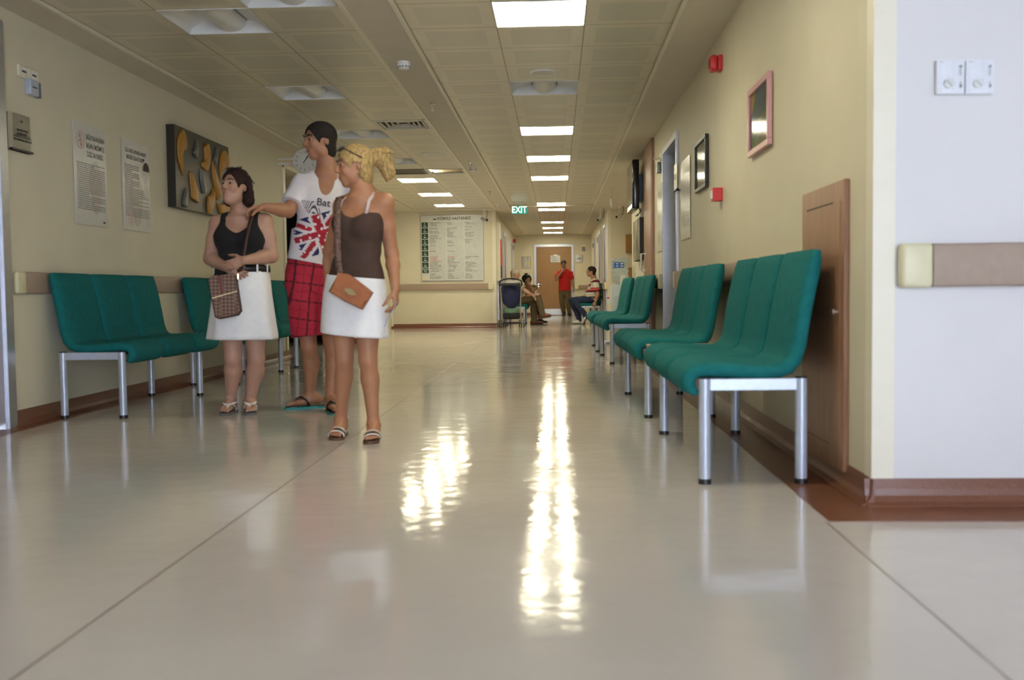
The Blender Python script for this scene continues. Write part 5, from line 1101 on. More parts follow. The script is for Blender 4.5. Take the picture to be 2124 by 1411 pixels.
    mb = MB(); a = [bc-X*.09+Y*.06, A(*(-1.163, 5.285, 0.942)), A(*(-1.172, 5.300, 1.046)), A(*(-1.174, 5.320, 1.176)), A(*(-1.181, 5.360, 1.283)), A(*(-1.189, 5.440, 1.342)), sr+u*.052+A(.02,.03,0), A(*(-1.216, 5.620, 1.318)), A(*(-1.233, 5.660, 1.171)), A(*(-1.234, 5.620, 0.950)), bc-X*.10+Y*.03+A(-.03,.33,0)]
    strap_band(mb, a[:9], .0175, .004, lambda P_, i: (A(0,-1,0) if i < 5 else (Z if i < 7 else A(0,1,0)))); mb.build('strap', pl, g, smooth='all')
    g = thing('paper', 'folded white paper held in the blonde woman\'s lowered hand', 'paper', (-0.914, 5.360, 0.648)); c0, c1 = A(*(-0.883, 5.360, 0.742)), A(*(-0.934, 5.340, 0.633)); e = A(.012,-.05,0)
    mb = MB(); mb.rings([[tuple(c+e*a+A(.003,0,0)*b) for a, b in ((-1,0),(0,.6),(1,0),(1,.7),(0,1.4),(-1,.7))] for c in (c0+(c0-c1)*.25, c0, (c0+c1)/2, c1)]); mb.build('sheet', mat('blue_white_paper', s2l(205,210,232), .6), g)
blonde()

# ---------------------------------------------------------------- tall man in flag shirt
def tall_man():
    t = person('tall dark-haired man in white flag-print t-shirt and red plaid shorts', (-1.75, 6.95, 0)); M_lid[t.name] = mat('lid_man', SK_MAN, .5)
    p, n = A(*(-1.720, 6.980, 0.944)), A(*(-1.612, 7.000, 1.697)); sr, sl = A(*(-1.779, 6.970, 1.582)), A(*(-1.510, 7.060, 1.607))
    B = Ops(); u, r, f, T = torso(B, p, n, sr, sl, False, 1.0, 1.0)
    hr, hl = p+r*.085-u*.01, p-r*.085-u*.01; kr, kl = A(*(-1.750, 6.930, 0.434)), A(*(-1.563, 6.860, 0.416)); ar, al = A(*(-1.768, 7.000, 0.084)), A(*(-1.580, 6.800, 0.064))
    for h_, k_, a_ in ((hr, kr, ar), (hl, kl, al)):
        limb(B, [h_, h_+(k_-h_)*.5, k_], [.092, .076, .056], 'leg'); limb(B, [k_, k_+(a_-k_)*.3+A(0.008,.014,0), a_], [.054, .053, .036], 'leg', [(0, 1.0, (0,.016,0), .047)])
    fr = foot(B, ar, (-1.929, 6.930, 0.011)[:2]+(.022,), .27); fl = foot(B, al, (-1.461, 6.560, -0.001)[:2]+(.022,), .27)
    toes(B, fr[5], fr[4], -1); toes(B, fl[5], fl[4], 1)
    er, wr_ = A(*(-1.848, 6.830, 1.389)), A(*(-1.962, 6.655, 1.403)); el_, wl = A(*(-1.346, 6.980, 1.413)), A(*(-1.300, 6.820, 1.158))
    limb(B, [sr, sr+(er-sr)*.45, er], [.058, .052, .044], 'arm'); limb(B, [er, er+(wr_-er)*.3, wr_], [.044, .046, .030], 'arm')
    limb(B, [sl, sl+(el_-sl)*.45, el_], [.058, .050, .042], 'arm'); limb(B, [el_, el_+(wl-el_)*.3, wl], [.042, .043, .029], 'arm')
    hand(B, wr_, A(-.85,-.38,-.22), A(-.35,.25,-1), A(-.3,-.9,.1), .19, (.55,.6,.62,.65), .5); hand(B, wl, A(.05,-.2,-1), A(-.3,.9,0), A(-1,0,0), .19)
    hc = A(*(-1.650, 6.960, 1.881)); P, M, q = head(B, hc, A(-.76,-.65,-.10), A(.05,0,1), .258, False, 1.1, 1.05)
    B.rc(P(0,-.022,-.05), n, .060, .064, .02, 'neck'); B.rc(n-f*.01, n-u*.05, .065, .09, .03, 'neck')
    V, F = mesh_sdf(B.o, .0052); mesh_obj('body', V, F, skin_mat('skin_man'), t, skin_col(SK_MAN, (.30,.10,.085), P, M, q))
    hm = hair_mat('near_black_hair', (.016,.011,.009)); face_bits(t, P, M, q, hm, .0055)
    V, F = hair_cap(P, M, q, .012, .072, wr=.0016); mesh_obj('hair', V, F, hm, t)
    # t-shirt with printed flag
    fc = p+u*T*.40
    def col(V):
        C = np.tile(np.array(s2l(222,218,226)), (len(V), 1)); d = V-fc; x = -(d@r); y = d@u; fr_ = (d@f) > .02
        an = math.radians(24); X = x*math.cos(an)+y*math.sin(an); Y = -x*math.sin(an)+y*math.cos(an); X = X/.175; Y = (Y+.01)/.135
        ins_ = fr_ & (np.abs(X) < 1.05) & (np.abs(Y) < 1.0) & (y < .17)
        blue = np.array(s2l(34,42,98)); red = np.array(s2l(168,30,52)); wht = np.array(s2l(222,218,226))
        dg = np.minimum(np.abs(X-Y), np.abs(X+Y)); cr_ = np.minimum(np.abs(X)/1., np.abs(Y)/1.)
        edge = np.sin(55*x+20*np.sin(31*y))*.05
        lay = [(ins_ & (np.abs(X)+edge < .95), blue), (ins_ & (dg < .36), wht), (ins_ & (dg < .17+edge*.8), red), (ins_ & (cr_ < .27), wht), (ins_ & (cr_ < .16+edge*.6), red)]
        for m_, c_ in lay: C[m_] = c_
        wear = ins_ & (np.sin(90*x+40*y)*np.sin(70*y-30*x) > .72); C[wear] = wht
        scr = fr_ & (np.abs(x) < .155) & (y > .12) & (y < .205) & (x < .0) & (np.sin(140*y+22*np.sin(25*x)) > .15) & (np.sin(40*x+30*y) > -.5); C[scr] = np.array((.08,.075,.085))
        return C
    slv = B.o
    arms = [o for o in B.o if o[5] == 'arm']; G_ = Ops(); G_.o = ops_of(B, 'torso', 'trap'); [(lambda S, D, a, b, L: G_.loft(S-D*.03, D, nrm(np.cross(D, A(.2,.9,.3))), nrm(np.cross(D, np.cross(D, A(.2,.9,.3)))), [(0,a,a,0),(L,b,b,0)], .03, 's'))(*k) for k in ((sr, nrm(er-sr), .066, .068, .205), (sl, nrm(el_-sl), .066, .078, .17))]
    G_.loft(p-u*0, u, r, f, [(-.02,.185,.135,0),(.10,.182,.130,0),(.30,.176,.122,.004)], .03, 's')
    dR = nrm(er-sr); dL = nrm(el_-sl)
    V, F = mesh_sdf(G_.o, .0042, .008, .0030, [cutp(p+u*.085, -u+r*.06), cutp(n+u*.02, u), sub_el(n+f*.075-u*.075, A(.055,.09,.135), np.array([r,f,u])), sub_el(n+u*.01, A(.075,.075,.075))], wf=.6)
    sh = mesh_obj('t_shirt', V, F, mat('printed_cotton', (1,1,1), .85, attr='Col', var=.02, bump=.1, bscale=200), t, col)
    from mathutils.bvhtree import BVHTree
    bv = BVHTree.FromPolygons([tuple(v) for v in V], F.tolist())
    mb = MB()
    for body, size, c in (('Bat', .072, A(*(-1.554, 6.700, 1.442))),):
        v, fa = text_mesh(body, size, lambda x, y: tuple(c-r*x+u*y), bold=.0012)
        o2 = []
        for w_ in v:
            h_ = bv.ray_cast(Vector(w_), Vector(-f)); o2.append(tuple(h_[0]+Vector(f)*.004) if h_[0] is not None else tuple(A(*w_)-f*.2))
        if body == 'Bat': mb.add(o2, fa)
    mb.build('chest_print', mat('faded_print', (.10,.10,.11), .8), sh, fix=False)
    # shorts
    S = Ops(); S.loft(p, u, r, f, [(-.10,.175,.130,-.01),(.05,.185,.132,-.008),(.14,.178,.125,0)], .03)
    hemR, hemL = hr+(kr-hr)*.84, hl+(kl-hl)*.84
    S.rc(hr-r*.0, hemR+(kr-hr)*.05, .105, .112, .03); S.rc(hl, hemL+(kl-hl)*.05, .105, .112, .03); wdn = nrm(kr-hr)
    def pl(V):
        C = np.tile(np.array(s2l(178,38,62)), (len(V), 1)); x = (V-p)@r; z = (V-p)@u; y = (V-p)@f; a = np.arctan2(y, np.abs(np.abs(x)-.09)*np.sign(x))
        l1 = (np.abs(((x+y*.3)*9.) % 1-.5) < .055) | (np.abs((z*8.) % 1-.5) < .035); C[l1] = np.array(s2l(84,14,30)); l2 = (np.abs((z*8.+.5) % 1-.5) < .015) | (np.abs(((x+y*.3)*9.+.5) % 1-.5) < .02); C[l2] = np.array(s2l(140,26,48)); return C
    V, F = mesh_sdf(S.o, .006, .004, .003, [cutp(p+u*.135, u), cutp(hemR, wdn)], wf=.7); mesh_obj('shorts', V, F, mat('plaid_cotton', (1,1,1), .85, attr='Col', var=.05), t, pl)
    tl = mat('teal_rubber', s2l(40,150,150), .6); bk = M_black
    for (base, d, s, uu, qq, Pf), big in ((fr, -1), (fl, 1)):
        so = sole(t, 'flip_flop', Pf, qq, tl, big, .014, -.008); sole(so, 'footbed', Pf, qq, bk, big, .006, -.002) if False else None
        mb = MB(); prof = None
        mb.prism([(x, y) for x, y in ((0,.02),(.04,.036),(.09,.032),(.18,.044),(.22,.04),(.245,.01),(.22,-.036),(.18,-.042),(.09,-.03),(.04,-.034),(0,-.02))], lambda a, b, z: tuple(Pf(a, b+.006*big*max(0, (a-.1)/.15), z)), -.010, -.003); mb.build('footbed', bk, so)
        for sd in (-1, 1):
            mb = MB(); strap_band(mb, [Pf(.185, .016*big, .006), Pf(.175, .012*big, .045), Pf(.150, .012*big+sd*.022, .058), Pf(.115, sd*.040, .034), Pf(.095, sd*.043, -.004)], .009, .004, lambda P_, i: P_-Pf(.13, 0, 0)); mb.build('thong_strap', bk, so, smooth='all')
tall_man()

# ---------------------------------------------------------------- older woman in black top
def older_woman():
    t = person('older dark-haired woman in black tank top and white skirt with hands crossed', (-2.17, 6.69, 0)); M_lid[t.name] = mat('lid_fair', SK_FAIR, .5)
    p, n = A(*(-2.142, 6.690, 0.859)), A(*(-2.135, 6.690, 1.373)); sr, sl = A(*(-2.293, 6.690, 1.293)), A(*(-1.990, 6.720, 1.304))
    B = Ops(); u, r, f, T = torso(B, p, n, sr, sl, True, 1.10, 1.16, 1.35, .03)
    hr, hl = p+r*.080, p-r*.080; kr, kl = A(*(-2.198, 6.640, 0.389)), A(*(-2.060, 6.700, 0.377)); ar, al = A(*(-2.255, 6.740, 0.102)), A(*(-2.130, 6.770, 0.081))
    for h_, k_, a_ in ((hr, kr, ar), (hl, kl, al)):
        limb(B, [h_, h_+(k_-h_)*.5, k_], [.095, .078, .058], 'leg'); limb(B, [k_, k_+(a_-k_)*.3+A(0,.012,0), a_], [.056, .057, .035], 'leg', [(0, 1.0, (0,.016,0), .050)])
    fr = foot(B, ar, (-2.254, 6.570, 0.006)[:2]+(.018,), .24); fl = foot(B, al, (-2.072, 6.600, 0.011)[:2]+(.018,), .24)
    toes(B, fr[5], fr[4], -1); toes(B, fl[5], fl[4], 1)
    el_, wl = A(*(-1.936, 6.700, 1.076)), A(*(-2.046, 6.455, 1.041)); er, wr_ = A(*(-2.349, 6.680, 1.065)), A(*(-2.178, 6.500, 0.993))
    limb(B, [sl, sl+(el_-sl)*.45, el_], [.060, .057, .046], 'arm'); limb(B, [el_, el_+(wl-el_)*.3, wl], [.047, .047, .028], 'arm')
    limb(B, [sr, sr+(er-sr)*.45, er], [.060, .057, .046], 'arm'); limb(B, [er, er+(wr_-er)*.3, wr_], [.047, .046, .028], 'arm')
    hand(B, wl, A(-.93,-.05,-.30), A(-.15,.75,-.55), A(-.1,.0,1), .168, (.25,.3,.3,.35), .1, r=1.02); hand(B, wr_, A(.85,-.10,-.42), A(.2,.9,-.3), A(.35,0,.9), .168, (.45,.5,.55,.6), .4, r=1.02)
    hc = A(*(-2.151, 6.630, 1.536)); P, M, q = head(B, hc, A(-.40,-.91,.12), A(.05,0,1), .232, True, 1.05, .95, 1.25)
    B.rc(P(0,-.022,-.055), n, .058, .062, .025, 'neck'); B.rc(n-f*.01, n-u*.05, .062, .10, .03, 'neck'); B.el(P(0,.03,-.095), A(.04,.04,.03)*q, M, .03, 'head')
    V, F = mesh_sdf(B.o, .005); mesh_obj('body', V, F, skin_mat('skin_fair'), t, skin_col(SK_FAIR, (.38,.165,.135), P, M, q))
    hm = hair_mat('dark_auburn_hair', (.022,.008,.007)); face_bits(t, P, M, q, hm, .0038, (.1,.1))
    def ex(H):
        H.el(P(0,-.05,-.02), A(.088,.072,.085)*q, M, .03)
        for s in (-1, 1): H.chain([P(s*.066,-.02,.05), P(s*.088,-.035,-.03), P(s*.086,-.05,-.085), P(s*.070,-.065,-.105)], [.026,.032,.034,.020], .02)
        H.chain([P(-.05,-.09,-.06), P(0,-.10,-.085), P(.05,-.09,-.06)], [.035,.04,.035], .02)
        H.el(P(0,.0,.105), A(.060,.055,.026)*q, M, .02)
    V, F = hair_cap(P, M, q, .015, .074, wr=.003, extra=ex, cuts=[sub_el(P(s*.086,.008,-.012), A(.026,.026,.036)*q, M, .006) for s in (-1,)]); mesh_obj('hair', V, F, hm, t)
    bk = mat('black_jersey', (.008,.008,.009), .9, var=.1, bump=.12, bscale=200)
    MT = np.array([r, f, u]); G_ = Ops(); G_.o = ops_of(B, 'torso'); 
    V, F = mesh_sdf(G_.o+ops_of(B, 'trap'), .0058, .008, .0022, [cutp(p+u*T*.165, -u), sub_el(n+f*.085-u*.055, A(.088,.10,.105), MT), sub_el(n+u*.01, A(.085,.085,.075), MT)]+[sub_el(S+d_*.035, A(.070,.14,.135), MT) for S, d_ in ((sr, r), (sl, -r))]); mesh_obj('tank_top', V, F, bk, t)
    wm = MATS['white_denim']
    s_ = skirt('skirt', t, [(A(*(-2.134, 6.685, 0.974)), r, f, .178, .156, .0), (A(*(-2.135, 6.685, 0.935)), r, f, .184, .163, .001), (A(*(-2.138, 6.685, 0.820)), r, f, .196, .170, .003), (A(*(-2.138, 6.685, 0.672)), r, f, .214, .172, .007), (A(*(-2.138, 6.685, 0.540)), r, f, .232, .180, .013), (A(*(-2.139, 6.685, 0.514)), r, f, .234, .181, .014)], wm, 5, 4)
    mb = MB(); c = A(*(-2.133, 6.685, 0.990))
    mb.rings([[tuple(c+u*z+r*math.cos(a)*(.181+e)+f*math.sin(a)*(.159+e)) for a in [2*PI*k/48 for k in range(48)]] for z, e in ((-.022,0),(-.022,.006),(.022,.004),(.022,0))], cap=False); bl = mb.build('belt', M_black, t, smooth='all')
    for a in (.35, .85, 1.9, 2.75):
        mb = MB(); q0 = c+r*math.cos(a+PI*0)*.189*-1+f*math.sin(a)*.167; strap_band(mb, [q0+u*-.03, q0+u*-.024+f*.004, q0+u*.026+f*.003, q0+u*.03], .0065, .003, lambda P_, i: q0-c); mb.build('belt_loop', wm, bl, smooth='all')
    mb = MB(); c2 = c+f*.167; mb.lathe([(.022,-.003),(.027,0),(.022,.003),(.019,0),(.022,-.003)], (0,0,0), 20, axis='y', cap=False); mb.v = [tuple(c2+A(*v)) for v in mb.v]; mb.build('buckle', M_chrome, bl, smooth='all')
    for nm, py, zz, w_ in (('front_seam', 0, 0, .0018),):
        mb = MB(); mb.tube([tuple(A(*(-2.134, 6.685, 0.958))+f*.154), tuple(A(*(-2.138, 6.685, 0.820))+f*.170), tuple(A(*(-2.138, 6.685, 0.672))+f*.180), tuple(A(*(-2.139, 6.685, 0.524))+f*.193)], w_, 6); mb.build(nm, wm, s_, smooth='all')
    wh = MATS['white_leather']; gs = mat('grey_sole', (.12,.12,.12), .7)
    for (base, d, s, uu, qq, Pf), big in ((fr, -1), (fl, 1)):
        so = sole(t, 'sandal', Pf, qq, gs, big, .016, -.002)
        for sd in (-1, 1):
            mb = MB(); strap_band(mb, [Pf(.190, .014*big, .014), Pf(.172, .010*big, .042), Pf(.150, .010*big+sd*.024, .054), Pf(.12, sd*.040, .035), Pf(.10, sd*.042, .0)], .008, .004, lambda P_, i: P_-Pf(.13, 0, 0)); mb.build('sandal_strap', wh, so, smooth='all')
            mb = MB(); strap_band(mb, [Pf(.165, .0+sd*.008, .050), Pf(.14, sd*.034, .056), Pf(.08, sd*.040, .055), Pf(.03, sd*.036, .055), Pf(.0, sd*.012, .055), Pf(-.004, 0, .055)], .006, .0035, lambda P_, i: P_-Pf(.08, 0, .03)); mb.build('sandal_strap', wh, so, smooth='all')
    for c, d, m, nm in ((wl+A(-.092,-.014,-.045), A(-.93,-.05,-.30), M_chrome, 'ring'), (wr_+A(.006,0,-.004), A(.85,-.1,-.42), mat('gold', (.8,.6,.25), .25, 1.), 'bracelet')):
        pass
    g = thing('sunglasses', 'dark sunglasses pushed up on the older woman\'s hair', 'sunglasses', tuple(P(0,.0,.12)))
    for s in (-1, 1):
        mb = MB(); c = P(s*.036,.030,.128); nn = nrm(M[1]*.45+M[2]*.9); vv = nrm(np.cross(nn, M[0])); mb.rings([[tuple(c+M[0]*.030*math.cos(a)+vv*.021*math.sin(a)+nn*e) for a in [2*PI*k/20 for k in range(20)]] for e in (-.003, .003)]); mb.build('lens', M_black, g)
        mb = MB(); mb.tube([P(s*.066,.028,.120), P(s*.104,-.01,.075), P(s*.112,-.06,.035)], .0035, 6); mb.build('temple', M_black, g)
        mb = MB(); c = P(s*.100,-.005,.082); mb.lathe([(.004*math.sin(PI*j/6), .004*math.cos(PI*j/6)) for j in range(7)], tuple(c), 8, cap=False); mb.build('rhinestone', M_chrome, g)
    # monogram bag
    g = thing('shoulder_bag', 'brown patterned flap bag hanging in front of the older woman\'s skirt', 'bag', (-2.186, 6.470, 0.678)); bc = A(*(-2.184, 6.475, 0.815)); X = nrm(A(.98,.18,.14)); Y = nrm(A(-.14,0,.99)); Nn = nrm(np.cross(X, Y))
    m = mat('patterned_canvas', s2l(112,84,66), .6); N, L, b = nodes(m); tc = [x for x in N if x.bl_idname == 'ShaderNodeTexCoord'][0]; mp = N.new('ShaderNodeMapping'); mp.inputs['Rotation'].default_value = (0, .78, 0); mp.inputs['Scale'].default_value = (58, 58, 58); L.new(tc.outputs['Object'], mp.inputs[0])
    ck = N.new('ShaderNodeTexChecker'); ck.inputs['Scale'].default_value = 1.; ck.inputs[1].default_value = (*s2l(132,102,82), 1); ck.inputs[2].default_value = (*s2l(88,60,48), 1); L.new(mp.outputs[0], ck.inputs[0]); L.new(ck.outputs[0], b.inputs['Base Color'])
    trim = mat('dark_brown_trim', s2l(58,34,28), .5)
    sec = [(-.082,-.135),(-.088,.10),(-.07,.128),(.075,.128),(.085,.10),(.082,-.12),(.06,-.142),(-.06,-.148)]
    mb = MB(); mb.rings([[tuple(bc+X*a*k_+Y*b_*k_+Nn*e) for a, b_ in sec] for e, k_ in ((-.035,.95),(-.025,1.),(.025,1.),(.033,.96))]); mb.build('bag_body', m, g, smooth=True)
    mb = MB(); mb.tube([tuple(bc+X*a*1.0+Y*b_*1.0+Nn*.028) for a, b_ in sec], .0055, 6, closed=True); mb.tube([tuple(bc+X*a*1.0+Y*b_*1.0-Nn*.03) for a, b_ in sec], .0055, 6, closed=True); mb.build('edge_piping', trim, g, smooth='all')
    mb = MB(); mb.rings([[tuple(bc+X*a+Y*b_+Nn*e) for a, b_ in ((-.086,.11),(-.07,.130),(.075,.130),(.084,.105),(.082,.01),(-.084,-.012))] for e in (.034,.040)]); fl_ = mb.build('flap', m, g, smooth=True)
    mb = MB(); mb.rings([[tuple(bc+X*a+Y*b_+Nn*e) for a, b_ in ((-.085,-.014),(.083,.008),(.083,.014),(-.085,-.006))] for e in (.040,.043)]); mb.build('metal_bar', mat('dull_brass', (.45,.36,.2), .4, .8), fl_)
    mb = MB(); mb.rings([[tuple(bc+X*a+Y*b_+Nn*e) for a, b_ in ((-.022,.01),(-.004,.012),(-.006,.13),(-.026,.13))] for e in (.040,.043)]); mb.build('tab', mat('red_brown_leather', s2l(110,40,28), .5), fl_)
    mb = MB(); mb.lathe([(.013,-.016),(.013,.016)], tuple(bc+X*.10+Y*.108+Nn*.01), 12); mb.build('padlock', mat('polished_gold', (.95,.78,.45), .12, 1.), g)
    mb = MB(); a = [bc+X*.07+Y*.135, A(*(-2.078, 6.480, 0.979)), A(*(-2.050, 6.460, 1.073)), A(*(-2.032, 6.475, 1.200)), A(*(-2.024, 6.520, 1.291)), A(*(-2.028, 6.600, 1.348)), A(*(-2.045, 6.700, 1.375)), A(*(-2.103, 6.860, 1.288)), A(*(-2.204, 6.880, 1.056))]
    strap_band(mb, a, .011, .004, lambda P_, i: (A(0,-1,0) if i < 5 else (Z if i < 7 else A(0,1,0)))); mb.build('strap', trim, g, smooth='all')
older_woman()

# ---------------------------------------------------------------- people in the corridor
def simple_face(t, P, M, q, hm, sk): M_lid[t.name] = sk; face_bits(t, P, M, q, hm, .005)
def trousers(t, B, p, u, r, f, hips, knees, ankles, m, top=.10, rh=.098, rk=.074, ra=.062, name='trousers', h=.009, seat=False):
    S = Ops(); S.loft(p, u, r, f, [(-.17,.125,.105,-.01),(-.10,.165,.125,-.01),(.03,.175,.13,-.01),(top+.02,.168,.125,0)], .03)
    for hp, k, a in zip(hips, knees, ankles): S.chain([hp, hp+(k-hp)*.5, k], [rh, rh*.88, rk], .02); S.chain([k, k+(a-k)*.4, a+nrm(a-k)*.015], [rk, rk*.95, ra], .02)
    V, F = mesh_sdf(S.o, h, 0, .0035, [cutp(p+u*top, u)]+[cutp(a+nrm(a-k)*.02, nrm(a-k)) for k, a in zip(knees, ankles) if not seat], wf=.7); return mesh_obj(name, V, F, m, t)
def shoe(t, ank, toe, m, L=.285, lift=None, solem=None):
    S = Ops(); ft = foot(S, ank, toe, L, lift=lift); P = ft[5]
    S.o = [o for o in S.o]; S.rc(P(.15,.0,.03), P(.235,.0,.022), .036, .026, .02); S.rc(P(.03,0,.04), P(.12,0,.05), .040, .040, .02)
    V, F = mesh_sdf(S.o, .007, .006, 0, [cutp(P(0,0,0)-ft[3]*.002, -ft[3]), cutp(np.asarray(ank)+ft[3]*.025, ft[3])]); o = mesh_obj('shoe', V, F, m, t)
    if solem: sole(o, 'shoe_sole', lambda a, b, z: P(a*1.06, b*1.05, z), ft[4], solem, 1, .022, .004)
    return o
def red_man():
    t = person('man in red t-shirt walking from the brown door, hand at his mouth', (0.286, 31.000, 0.030)); p, n = A(*(0.249, 31.000, 0.856)), A(*(0.255, 31.000, 1.500)); sr, sl = A(*(0.074, 31.000, 1.352)), A(*(0.448, 31.000, 1.348))
    B = Ops(); u, r, f, T = torso(B, p, n, sr, sl, False, .95, .95)
    hr, hl = p+r*.09, p-r*.09; kr, kl = A(*(0.170, 30.950, 0.422)), A(*(0.349, 30.900, 0.436)); ar, al = A(*(0.227, 31.100, 0.073)), A(*(0.392, 31.000, 0.104)); ar[2] = al[2] = .09
    for h_, k_, a_ in ((hr, kr, ar), (hl, kl, al)): limb(B, [h_, (h_+k_)/2, k_], [.085,.072,.055], 'leg'); limb(B, [k_, k_+(a_-k_)*.3, a_], [.052,.05,.036], 'leg')
    er, wr_ = A(*(-0.018, 30.850, 1.157)), A(*(0.163, 30.720, 1.391)); el_, wl = A(*(0.505, 30.970, 1.062)), A(*(0.531, 30.850, 0.882))
    for a, b, c in ((sr, er, wr_), (sl, el_, wl)): limb(B, [a, (a+b)/2, b], [.054,.048,.041], 'arm'); limb(B, [b, b+(c-b)*.3, c], [.041,.042,.028], 'arm')
    hand(B, wr_, A(.55,.25,.85), A(-.2,.9,-.2), A(.8,-.2,-.4), .185, (.7,.8,.85,.9), .6); hand(B, wl, A(.05,-.1,-1), A(-1,0,0), A(0,-1,0), .185, (.5,.55,.6,.65))
    hc = A(*(0.226, 30.950, 1.633)); P, M, q = head(B, hc, A(-.02,-1,-.25), A(0,-.2,1), .235); B.rc(P(0,-.02,-.05), n, .055, .058, .02, 'neck')
    V, F = mesh_sdf(B.o, .0085); mesh_obj('body', V, F, skin_mat('skin_dark'), t, skin_col(SK_DK, (.24,.10,.08), P, M, q)); hm = hair_mat('brown_black_hair', (.022,.015,.011)); simple_face(t, P, M, q, hm, mat('lid_dark', SK_DK, .5))
    V, F = hair_cap(P, M, q, .011, .068, h=.0075); mesh_obj('hair', V, F, hm, t)
    G_ = Ops(); G_.o = ops_of(B, 'torso', 'trap'); G_.loft(p, u, r, f, [(-.06,.178,.128,0),(.15,.172,.122,0),(.3,.165,.118,0)], .03)
    for S, E_ in ((sr, er), (sl, el_)): D = nrm(E_-S); G_.loft(S-D*.03, D, nrm(np.cross(D, A(.2,.9,.3))), nrm(np.cross(D, np.cross(D, A(.2,.9,.3)))), [(0,.062,.062,0),(.21,.066,.066,0)], .03)
    V, F = mesh_sdf(G_.o, .008, .008, .003, [cutp(p-u*.04, -u), sub_el(n+u*.02+f*.02, A(.075,.085,.06))]); mesh_obj('t_shirt', V, F, mat('red_cotton', s2l(176,20,18), .85, var=.08), t)
    trousers(t, B, p, u, r, f, (hr, hl), (kr, kl), (ar, al), mat('khaki_trousers', s2l(92,78,52), .85, var=.12, scale=15))
    for a, tx in ((ar, (-.02,-.22)), (al, (.03,-.22))): shoe(t, a, (a[0]+tx[0], a[1]+tx[1], .012), mat('black_shoe', (.012,.012,.012), .45))
red_man()
def striped_man():
    t = person('seated man in striped polo shirt, jeans and white trainers', (.85, 24.0, 0)); p, n = A(.93,24.02,.60), A(*(0.913, 24.020, 1.047))
    sr, sl = n+A(.0,.20,-.055), n+A(.02,-.20,-.055)      # faces -x: right hand side points to +y
    B = Ops(); u, r, f, T = torso(B, p, n, sr, sl, False, 1.15, 1.2, belly=.085)
    hr, hl = p+r*.09+f*.02, p-r*.09+f*.02; kr, kl = A(.36,24.14,.575), A(.42,23.90,.565); ar, al = A(.565,24.10,.105), A(.70,23.74,.20)
    for h_, k_, a_ in ((hr, kr, ar), (hl, kl, al)): limb(B, [h_, (h_+k_)/2, k_], [.090,.078,.058], 'leg'); limb(B, [k_, k_+(a_-k_)*.3, a_], [.054,.052,.038], 'leg')
    el_, wl = A(*(0.980, 23.740, 0.711)), A(*(0.921, 23.720, 0.540)); er, wr_ = A(.93,24.30,.86), A(.72,24.28,.66)
    for a, b, c in ((sr, er, wr_), (sl, el_, wl)): limb(B, [a, (a+b)/2, b], [.060,.055,.047], 'arm'); limb(B, [b, b+(c-b)*.3, c], [.047,.047,.031], 'arm')
    hand(B, wl, A(-.25,.05,-1), A(0,1,0), A(-1,0,.2), .185, (.6,.65,.7,.7)); hand(B, wr_, A(-.9,-.1,-.4), A(0,0,-1), A(-.3,-.9,0), .185)
    hc = A(*(0.834, 24.020, 1.257)); P, M, q = head(B, hc, A(-1,-.10,.06), A(.08,0,1), .25, jaw=1.15); B.rc(P(0,-.03,-.045), n, .068, .072, .03, 'neck')
    V, F = mesh_sdf(B.o, .0085); mesh_obj('body', V, F, skin_mat('skin_mid'), t, skin_col((.42,.22,.14), (.32,.12,.10), P, M, q)); hm = MATS['brown_black_hair']; simple_face(t, P, M, q, hm, mat('lid_mid', (.42,.22,.14), .5))
    V, F = hair_cap(P, M, q, .011, .068, h=.0075); mesh_obj('hair', V, F, hm, t)
    def col(V):
        s = (V-p)@u/T; C = np.tile(np.array(s2l(206,198,184)), (len(V), 1)); arm = ((V-n)@r < -.155)
        for a, b, c in ((.02,.07,(150,18,26)),(.08,.15,(18,18,34)),(.20,.30,(196,186,166)),(.38,.45,(22,22,40)),(.45,.53,(178,24,32)),(.60,.68,(196,186,166)),(.70,.76,(22,22,40)),(.76,.84,(178,24,32)),(.90,.97,(22,22,40)),(.97,1.03,(178,24,32))):
            C[(s > a) & (s < b) & ~(arm & (s < .9) & (s > .58))] = np.array(s2l(*c))
        C[arm & (s > .55) & (s < .62)] = np.array(s2l(178,24,32)); return C
    G_ = Ops(); G_.o = ops_of(B, 'torso', 'trap')
    for S, E_ in ((sr, er), (sl, el_)): D = nrm(E_-S); G_.loft(S-D*.03, D, nrm(np.cross(D, A(.2,.3,.9))), nrm(np.cross(D, np.cross(D, A(.2,.3,.9)))), [(0,.068,.068,0),(.24,.074,.074,0)], .03)
    V, F = mesh_sdf(G_.o, .005, .010, .003, [cutp(p-u*.03, -u), sub_el(n+u*.03+f*.03, A(.085,.085,.07))]); sh = mesh_obj('polo_shirt', V, F, mat('striped_cotton', (1,1,1), .85, attr='Col'), t, col)
    mb = MB(); c = n+u*.03; mb.rings([[tuple(c+u*z+r*math.cos(a)*(.075+e)+f*(math.sin(a)*(.075+e)+.01)-u*.035*max(0, math.sin(a))) for a in [2*PI*k/24 for k in range(24)]] for z, e in ((.02,0),(.03,.004),(-.015,.022),(-.02,.016))], cap=False); mb.build('collar', mat('white_collar', s2l(214,208,196), .8), sh, smooth='all')
    trousers(t, B, p, u, r, f, (hr, hl), (kr, kl), (ar, al), mat('blue_denim', s2l(34,44,72), .85, var=.2, scale=20, bump=.1), rh=.100, rk=.076, ra=.062, seat=True)
    wt = mat('white_trainer', s2l(206,204,200), .5); sg = mat('grey_rubber', (.10,.09,.08), .7)
    shoe(t, ar, (ar[0]-.17, ar[1]-.02, .012), wt, .29, solem=sg); o = shoe(t, al, (al[0]-.08, al[1]-.03, .022), wt, .29, lift=A(-.80,-.10,.50), solem=sg)
